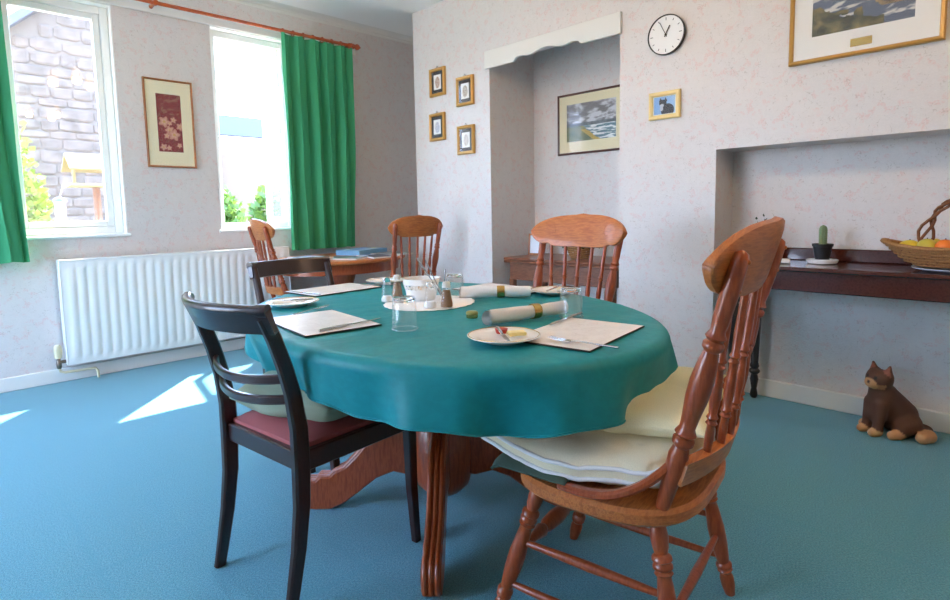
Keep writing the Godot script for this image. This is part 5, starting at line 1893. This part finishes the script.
func knife(label: String, at: Vector3, turn: float, len := 0.205) -> Node3D:
	var t := thing("table_knife", label, "knife", at, turn, "cutlery on the laid table")
	var mb := MB.new()
	mb.tube([Vector3(0, 0.004, len * 0.5), Vector3(0, 0.004, len * 0.4), Vector3(0, 0.004, len * 0.1), Vector3(0, 0.004, 0.0)], [0.0042, 0.0048, 0.0042, 0.003], 8)
	part(mb, "handle", mats.steel, t)
	mb = MB.new()
	mb.xf = flat_xf(0.0032)
	var h := len * 0.5
	mb.prism([Vector2(-0.004, 0.0), Vector2(0.006, 0.0), Vector2(0.0085, h * 0.3), Vector2(0.008, h * 0.75), Vector2(0.003, h * 0.97), Vector2(-0.004, h)], 0, 0.0015)
	part(mb, "blade", mats.steel, t)
	return t

func fork(label: String, at: Vector3, turn: float) -> Node3D:
	var t := thing("table_fork", label, "fork", at, turn, "cutlery on the laid table")
	var mb := MB.new()
	mb.tube([Vector3(0, 0.004, 0.10), Vector3(0, 0.005, 0.05), Vector3(0, 0.007, 0.0), Vector3(0, 0.005, -0.03)], [0.0055, 0.004, 0.0026, 0.004], 8, true, 0.6)
	part(mb, "handle", mats.steel, t)
	mb = MB.new()
	mb.box(Vector3(0, 0.0045, -0.04), Vector3(0.022, 0.002, 0.022), 0.0008)
	part(mb, "neck", mats.steel, t)
	for k in 4:
		mb = MB.new()
		var x := -0.0093 + 0.0062 * k
		mb.tube([Vector3(x, 0.0045, -0.048), Vector3(x, 0.005, -0.075), Vector3(x * 0.95, 0.009, -0.096)], [0.0016, 0.0014, 0.0008], 6)
		part(mb, "tine", mats.steel, t)
	return t

func make_table_things() -> void:
	var y := TOP - 0.002
	var mb: MB
	# place mats
	var msp := [[Vector3(0.915, y, -1.65), deg_to_rad(84), "pale place mat on the side of the dark chair with the green cushion"], [Vector3(1.36, y, -2.315), deg_to_rad(4), "pale place mat at the radiator end of the table"], [Vector3(1.32, y, -0.925), deg_to_rad(8), "pale place mat before the pulled-out spindle-back chair"], [Vector3(1.83, y, -1.70), deg_to_rad(90), "pale place mat on the alcove side of the table"]]
	for i in 4:
		var pm := thing("place_mat", msp[i][2], "place mat", msp[i][0], msp[i][1], "place mats")
		part(place_flat(0.365, 0.25), "board", mats.black_edge, pm)
		mb = MB.new()
		mb.quad_uv(Vector3(-0.18, 0.0044, 0.1225), Vector3(0.18, 0.0044, 0.1225), Vector3(0.18, 0.0044, -0.1225), Vector3(-0.18, 0.0044, -0.1225))
		part(mb, "print", print_mat("mat_print_%d" % i, print_mat_scene(50 + i), 0.35), pm)
	# side plates, each with a small butter knife and wrapped portions
	var psp := [[Vector3(1.02, y, -2.045), "white side plate between the two dark chairs"], [Vector3(1.655, y, -2.315), "white side plate between the shakers and the radiator end place mat"], [Vector3(1.112, y, -1.022), "white side plate with jam portion beside a rolled napkin"], [Vector3(1.885, y, -1.445), "white side plate on the alcove side of the laid table"]]
	var proto: Node3D
	for i in 4:
		if i == 0:
			proto = thing("side_plate", psp[0][1], "plate", psp[0][0], 0.0, "side plates")
			mb = MB.new()
			mb.lathe(Vector3.ZERO, [Vector2(0.052, 0.0), Vector2(0.056, 0.002), Vector2(0.07, 0.007), Vector2(0.099, 0.017), Vector2(0.1, 0.0185), Vector2(0.098, 0.0195), Vector2(0.07, 0.011), Vector2(0.058, 0.006), Vector2(0.0, 0.005)], 48)
			part(mb, "dish", mats.china, proto)
			mb = MB.new()
			var rim := []
			for k in 48:
				rim.append(Vector3(cos(TAU * k / 48.0) * 0.096, 0.0192, sin(TAU * k / 48.0) * 0.096))
			mb.tube(rim, 0.0011, 5, false, 1.0, Vector3.UP, true)
			part(mb, "rim_line", mats.brass, proto)
		else:
			copy(proto, "side_plate", psp[i][0], 0.0, psp[i][1])
		var kp: Vector3 = psp[i][0]
		knife(["butter knife across the plate between the dark chairs", "butter knife on the plate near the shakers", "butter knife on the plate beside the rolled napkin", "butter knife on the plate on the alcove side"][i], kp + Vector3(-0.012, 0.0195, 0.006), [0.9, 0.3, 2.5, 1.9][i], 0.17)
		mb = MB.new()
		mb.box(Vector3(0, 0.006, 0), Vector3(0.05, 0.01, 0.035), 0.003)
		single(mb, "butter_portion", plain("butter_wrap_%d" % i, [C(236, 220, 196), C(240, 232, 190), C(244, 226, 150), C(226, 222, 206)][i], 0.4), ["wrapped butter portion on the plate between dark chairs", "wrapped butter portion on the plate near the shakers", "yellow wrapped butter portion on the plate beside the napkin", "wrapped butter portion on the alcove side plate"][i], "butter", kp + Vector3(0.035, 0.012, 0.015), 0.6 + i, "butter portions")
		if i == 2:
			mb = MB.new()
			mb.lathe(Vector3.ZERO, [Vector2(0.014, 0.0), Vector2(0.018, 0.012), Vector2(0.019, 0.013), Vector2(0.0, 0.0135)], 16)
			single(mb, "jam_portion", plain("jam_red", C(190, 60, 52), 0.35), "tiny red jam portion on the plate beside the napkin", "jam", kp + Vector3(0.028, 0.012, -0.035))
	# knives and forks by the mats
	knife("table knife lying across the dark chair's place mat", Vector3(0.945, y + 0.005, -1.51), deg_to_rad(-84), 0.24)
	fork("table fork above the dark chair's place mat", Vector3(1.0, y + 0.001, -1.865), deg_to_rad(-68))
	knife("table knife beside the radiator end place mat", Vector3(1.20, y + 0.001, -2.30), deg_to_rad(10), 0.22)
	fork("table fork beside the side plate near the radiator end mat", Vector3(1.575, y + 0.001, -2.25), deg_to_rad(40))
	knife("table knife between the tumbler and the pulled-out chair's mat", Vector3(1.44, y + 0.005, -1.055), deg_to_rad(100), 0.22)
	fork("table fork lying on the pulled-out chair's place mat", Vector3(1.20, y + 0.005, -0.83), deg_to_rad(8))
	knife("table knife on the alcove side place mat", Vector3(1.80, y + 0.005, -1.62), deg_to_rad(60), 0.22)
	# tumblers upside down
	var tsp := [[Vector3(1.035, y, -1.358), "upturned glass tumbler standing beside the dark chair's place mat"], [Vector3(1.512, y, -1.088), "upturned glass tumbler at the end of a rolled napkin by a mat"], [Vector3(1.556, y, -1.70), "upturned glass tumbler beside the upright serving cutlery"]]
	for i in 3:
		if i == 0:
			proto = thing("glass_tumbler", tsp[0][1], "glass", tsp[0][0], 0.0, "upturned tumblers")
			mb = MB.new()
			mb.lathe(Vector3.ZERO, [Vector2(0.0385, 0.0), Vector2(0.0395, 0.0006), Vector2(0.0395, 0.003), Vector2(0.0355, 0.088), Vector2(0.0345, 0.096), Vector2(0.032, 0.0985), Vector2(0.0, 0.0985)], 40, false)
			mb.lathe(Vector3(0, 0.084, 0), [Vector2(0.0, 0.0), Vector2(0.031, -0.0005), Vector2(0.0335, -0.004), Vector2(0.0374, -0.081), Vector2(0.0385, -0.084)], 40, false)
			part(mb, "wall", mats.shell_glass, proto)
			mb = MB.new()
			mb.lathe(Vector3(0, 0.085, 0), [Vector2(0.0, 0.0), Vector2(0.0305, 0.0), Vector2(0.0325, 0.002), Vector2(0.0318, 0.0105), Vector2(0.030, 0.0125), Vector2(0.0, 0.0125)], 40, false)
			part(mb, "base", mats.tumbler_glass, proto)
			mb = MB.new()
			var lip := []
			for k in 48:
				lip.append(Vector3(cos(TAU * k / 48.0) * 0.039, 0.0016, sin(TAU * k / 48.0) * 0.039))
			mb.tube(lip, 0.0014, 6, false, 1.0, Vector3.UP, true)
			part(mb, "lip", mats.tumbler_glass, proto)
		else:
			copy(proto, "glass_tumbler", tsp[i][0], 0.0, tsp[i][1])
	# rolled napkins in rings
	var nsp := [[Vector3(1.23, y, -1.2), Vector3(1.528, y, -1.129), "rolled white napkin in a gold ring between tumbler and jam plate", 0.6], [Vector3(1.551, y, -1.662), Vector3(1.745, y, -1.455), "rolled white napkin in a gold ring on the alcove side", 0.58]]
	for i in 2:
		var a: Vector3 = nsp[i][0]
		var b: Vector3 = nsp[i][1]
		var len := a.distance_to(b)
		var np := thing("rolled_napkin", nsp[i][2], "napkin", a, atan2(-(b - a).z, (b - a).x), "rolled napkins")
		mb = MB.new()
		# spiral roll seen at the ends
		var g := mb.new_group()
		var turns := 3.2
		var ns := 90
		var prev: Array = []
		for k in ns + 1:
			var f := float(k) / ns
			var an := f * turns * TAU
			var r := 0.006 + 0.0185 * f
			var ring := []
			for j in 9:
				var u := j / 8.0
				var sq := 1.0 - 0.16 * exp(-pow((u - nsp[i][3]) / 0.12, 2.0)) + 0.05 * (1.0 - u)
				ring.append(Vector3(u * len + 0.006 * sin(an + 1.0) * (1.0 if j == 0 else 0.0), 0.0256 + sin(an) * r * sq, cos(an) * r * sq))
			if k > 0:
				for j in 8:
					mb.quad(prev[j], ring[j], ring[j + 1], prev[j + 1], g)
			prev = ring
		part(mb, "linen", mats.linen, np)
		mb = MB.new()
		mb.turned(Vector3(len * nsp[i][3] - 0.015, 0.0256, 0), Vector3(len * nsp[i][3] + 0.015, 0.0256, 0), [Vector2(0.0225, 0), Vector2(0.0238, 0.0), Vector2(0.0245, 0.15), Vector2(0.0245, 0.85), Vector2(0.0238, 1.0), Vector2(0.0225, 1.0)], 28, false)
		part(mb, "napkin_ring", mats.brass, np)
	# white scalloped doily with the condiments
	mb = MB.new()
	var dl := []
	for i in 96:
		var a := TAU * i / 96.0
		var r := 0.182 + 0.006 * absf(sin(a * 12.0))
		dl.append(Vector2(cos(a) * r, sin(a) * r * 0.92))
	mb.xf = flat_xf(0.0)
	mb.prism(dl, 0, 0.0025, 0.0008)
	single(mb, "doily", mats.doily, "white scalloped doily in the middle of the table", "doily", Vector3(1.40, y, -1.675), 0.3)
	var yd := y + 0.0025
	var ssp := [[Vector3(1.300, yd, -1.815), "salt", "glass salt shaker on the dark chair side of the bowl"], [Vector3(1.385, yd, -1.862), "pepper", "glass pepper shaker between the bowl and the radiator end mat"], [Vector3(1.318, yd, -1.575), "salt", "glass salt shaker beside the upright serving cutlery"], [Vector3(1.362, yd, -1.533), "pepper", "glass pepper shaker beside the upright serving cutlery"]]
	for q: Array in ssp:
		var sk := thing("shaker", q[2], "shaker", q[0], 0.0, "salt and pepper shakers")
		mb = MB.new()
		mb.lathe(Vector3.ZERO, [Vector2(0.022, 0.0), Vector2(0.0245, 0.004), Vector2(0.0245, 0.014), Vector2(0.019, 0.045), Vector2(0.0145, 0.066), Vector2(0.0155, 0.076)], 22)
		part(mb, "glass_body", mats.shell_glass, sk)
		mb = MB.new()
		mb.lathe(Vector3(0, 0.0035, 0), [Vector2(0.0215, 0.0), Vector2(0.0218, 0.010), Vector2(0.0165 if q[1] == "salt" else 0.0135, 0.060 if q[1] == "pepper" else 0.02), Vector2(0.0, 0.062 if q[1] == "pepper" else 0.022)], 20)
		part(mb, "filling", mats[q[1]], sk)
		mb = MB.new()
		mb.lathe(Vector3(0, 0.074, 0), [Vector2(0.0155, 0.0), Vector2(0.0155, 0.004), Vector2(0.0135, 0.018), Vector2(0.011, 0.021), Vector2(0.0, 0.0215)], 20)
		part(mb, "cap", mats.cap_plastic if q[1] == "pepper" else mats.tumbler_glass, sk)
	# pierced white bowl
	var bw := thing("pierced_bowl", "white pierced china bowl among the shakers", "bowl", Vector3(1.425, yd, -1.755))
	bw.scale = Vector3(1.15, 1.25, 1.15)
	mb = MB.new()
	mb.lathe(Vector3.ZERO, [Vector2(0.045, 0.0), Vector2(0.05, 0.003), Vector2(0.056, 0.036), Vector2(0.054, 0.037), Vector2(0.046, 0.008), Vector2(0.0, 0.006)], 36)
	part(mb, "base", mats.china, bw)
	for k in 22:
		var a := TAU * k / 22.0
		var dd := TAU / 44.0
		mb = MB.new()
		mb.tube([Vector3(cos(a - dd) * 0.055, 0.036, sin(a - dd) * 0.055), Vector3(cos(a) * 0.059, 0.050, sin(a) * 0.059), Vector3(cos(a + dd) * 0.055, 0.036, sin(a + dd) * 0.055)], 0.0022, 6)
		part(mb, "lattice_arch", mats.china, bw)
	mb = MB.new()
	mb.lathe(Vector3(0, 0.049, 0), [Vector2(0.057, 0.0), Vector2(0.062, 0.002), Vector2(0.065, 0.016), Vector2(0.067, 0.021), Vector2(0.063, 0.021), Vector2(0.059, 0.004)], 36, false)
	part(mb, "rim", mats.china, bw)
	for k in 6:
		mb = MB.new()
		mb.box(Vector3(0, 0, 0), Vector3(0.05, 0.032, 0.004), 0.001)
		var sa := single(mb, "sugar_sachet", plain("sachet_%d" % k, [C(246, 244, 238), C(232, 214, 190), C(244, 242, 240)][k % 3], 0.6), "tan paper sugar sachet standing in the pierced bowl" if k % 3 == 1 else "white paper sugar sachet standing in the pierced bowl", "sachet", Vector3(1.425 + (k - 2.5) * 0.013, yd + 0.060, -1.755 + 0.006 * (k % 2)), deg_to_rad(80.0 + 7.0 * (k % 3)), "tan sachets in the bowl" if k % 3 == 1 else "white sachets in the bowl")
		sa.rotation.x = 0.15
	# serving cutlery standing in a glass beside the bowl
	var jr := thing("cutlery_glass", "small glass holding upright serving cutlery on the doily", "glass", Vector3(1.40, yd, -1.60))
	mb = MB.new()
	mb.lathe(Vector3.ZERO, [Vector2(0.026, 0.0), Vector2(0.028, 0.002), Vector2(0.030, 0.075), Vector2(0.028, 0.075), Vector2(0.0262, 0.008), Vector2(0.0, 0.007)], 28, false)
	part(mb, "body", mats.shell_glass, jr)
	var lean := [[Vector3(-0.072, 0.178, -0.055), "long steel serving knife leaning furthest out of the glass", "table_knife", "knife"], [Vector3(-0.05, 0.172, -0.035), "steel serving spoon handle leaning out of the glass", "table_spoon", "spoon"], [Vector3(0.0, 0.135, 0.02), "short upright steel spoon handle in the glass", "table_spoon", "spoon"]]
	for i in 3:
		var tip: Vector3 = lean[i][0]
		var foot := Vector3(-tip.x * 0.14, 0.010, -tip.z * 0.14 + 0.004 * i)
		var sp := thing(lean[i][2], lean[i][1], lean[i][3], Vector3(1.40, yd, -1.60), 0.0, "upright serving cutlery")
		mb = MB.new()
		mb.tube([foot.lerp(tip, 0.35), foot.lerp(tip, 0.7), foot.lerp(tip, 0.95), tip], [0.0028, 0.0042, 0.0062, 0.004], 8, true, 0.5, Vector3(0.5, 0, 0.8))
		part(mb, "handle", mats.steel, sp)
		mb = MB.new()
		mb.tube([foot, foot.lerp(tip, 0.12), foot.lerp(tip, 0.25), foot.lerp(tip, 0.36)], [0.004, 0.010, 0.009, 0.003], 10, true, 0.3, Vector3(0.5, 0, 0.8))
		part(mb, "bowl_end" if i else "blade", mats.steel, sp)
	# little gold lidded box
	var gb := thing("trinket_box", "tiny round gold lidded box on the bare cloth", "box", Vector3(1.293, y, -1.33))
	mb = MB.new()
	mb.lathe(Vector3.ZERO, [Vector2(0.0185, 0.0), Vector2(0.0195, 0.002), Vector2(0.0195, 0.012)], 22)
	part(mb, "body", mats.brass, gb)
	mb = MB.new()
	mb.lathe(Vector3(0, 0.0125, 0), [Vector2(0.020, 0.0), Vector2(0.0205, 0.005), Vector2(0.017, 0.009), Vector2(0.0, 0.010)], 22)
	part(mb, "lid", plain("lid_green", C(150, 150, 88), 0.4, 0.3), gb)

func _ready() -> void:
	make_view()
	make_materials()
	make_room()
	make_window(1, 0.43, 1.086, false, "white casement window overlooking the stone house and conifer")
	make_window(2, 1.74, 2.40, true, "white window beside the green curtain, sash swung open outwards")
	make_side_window()
	make_outdoors()
	make_main_table()
	make_chairs()
	make_side_tables()
	make_window_things()
	make_pictures()
	make_cat()
	make_table_things()
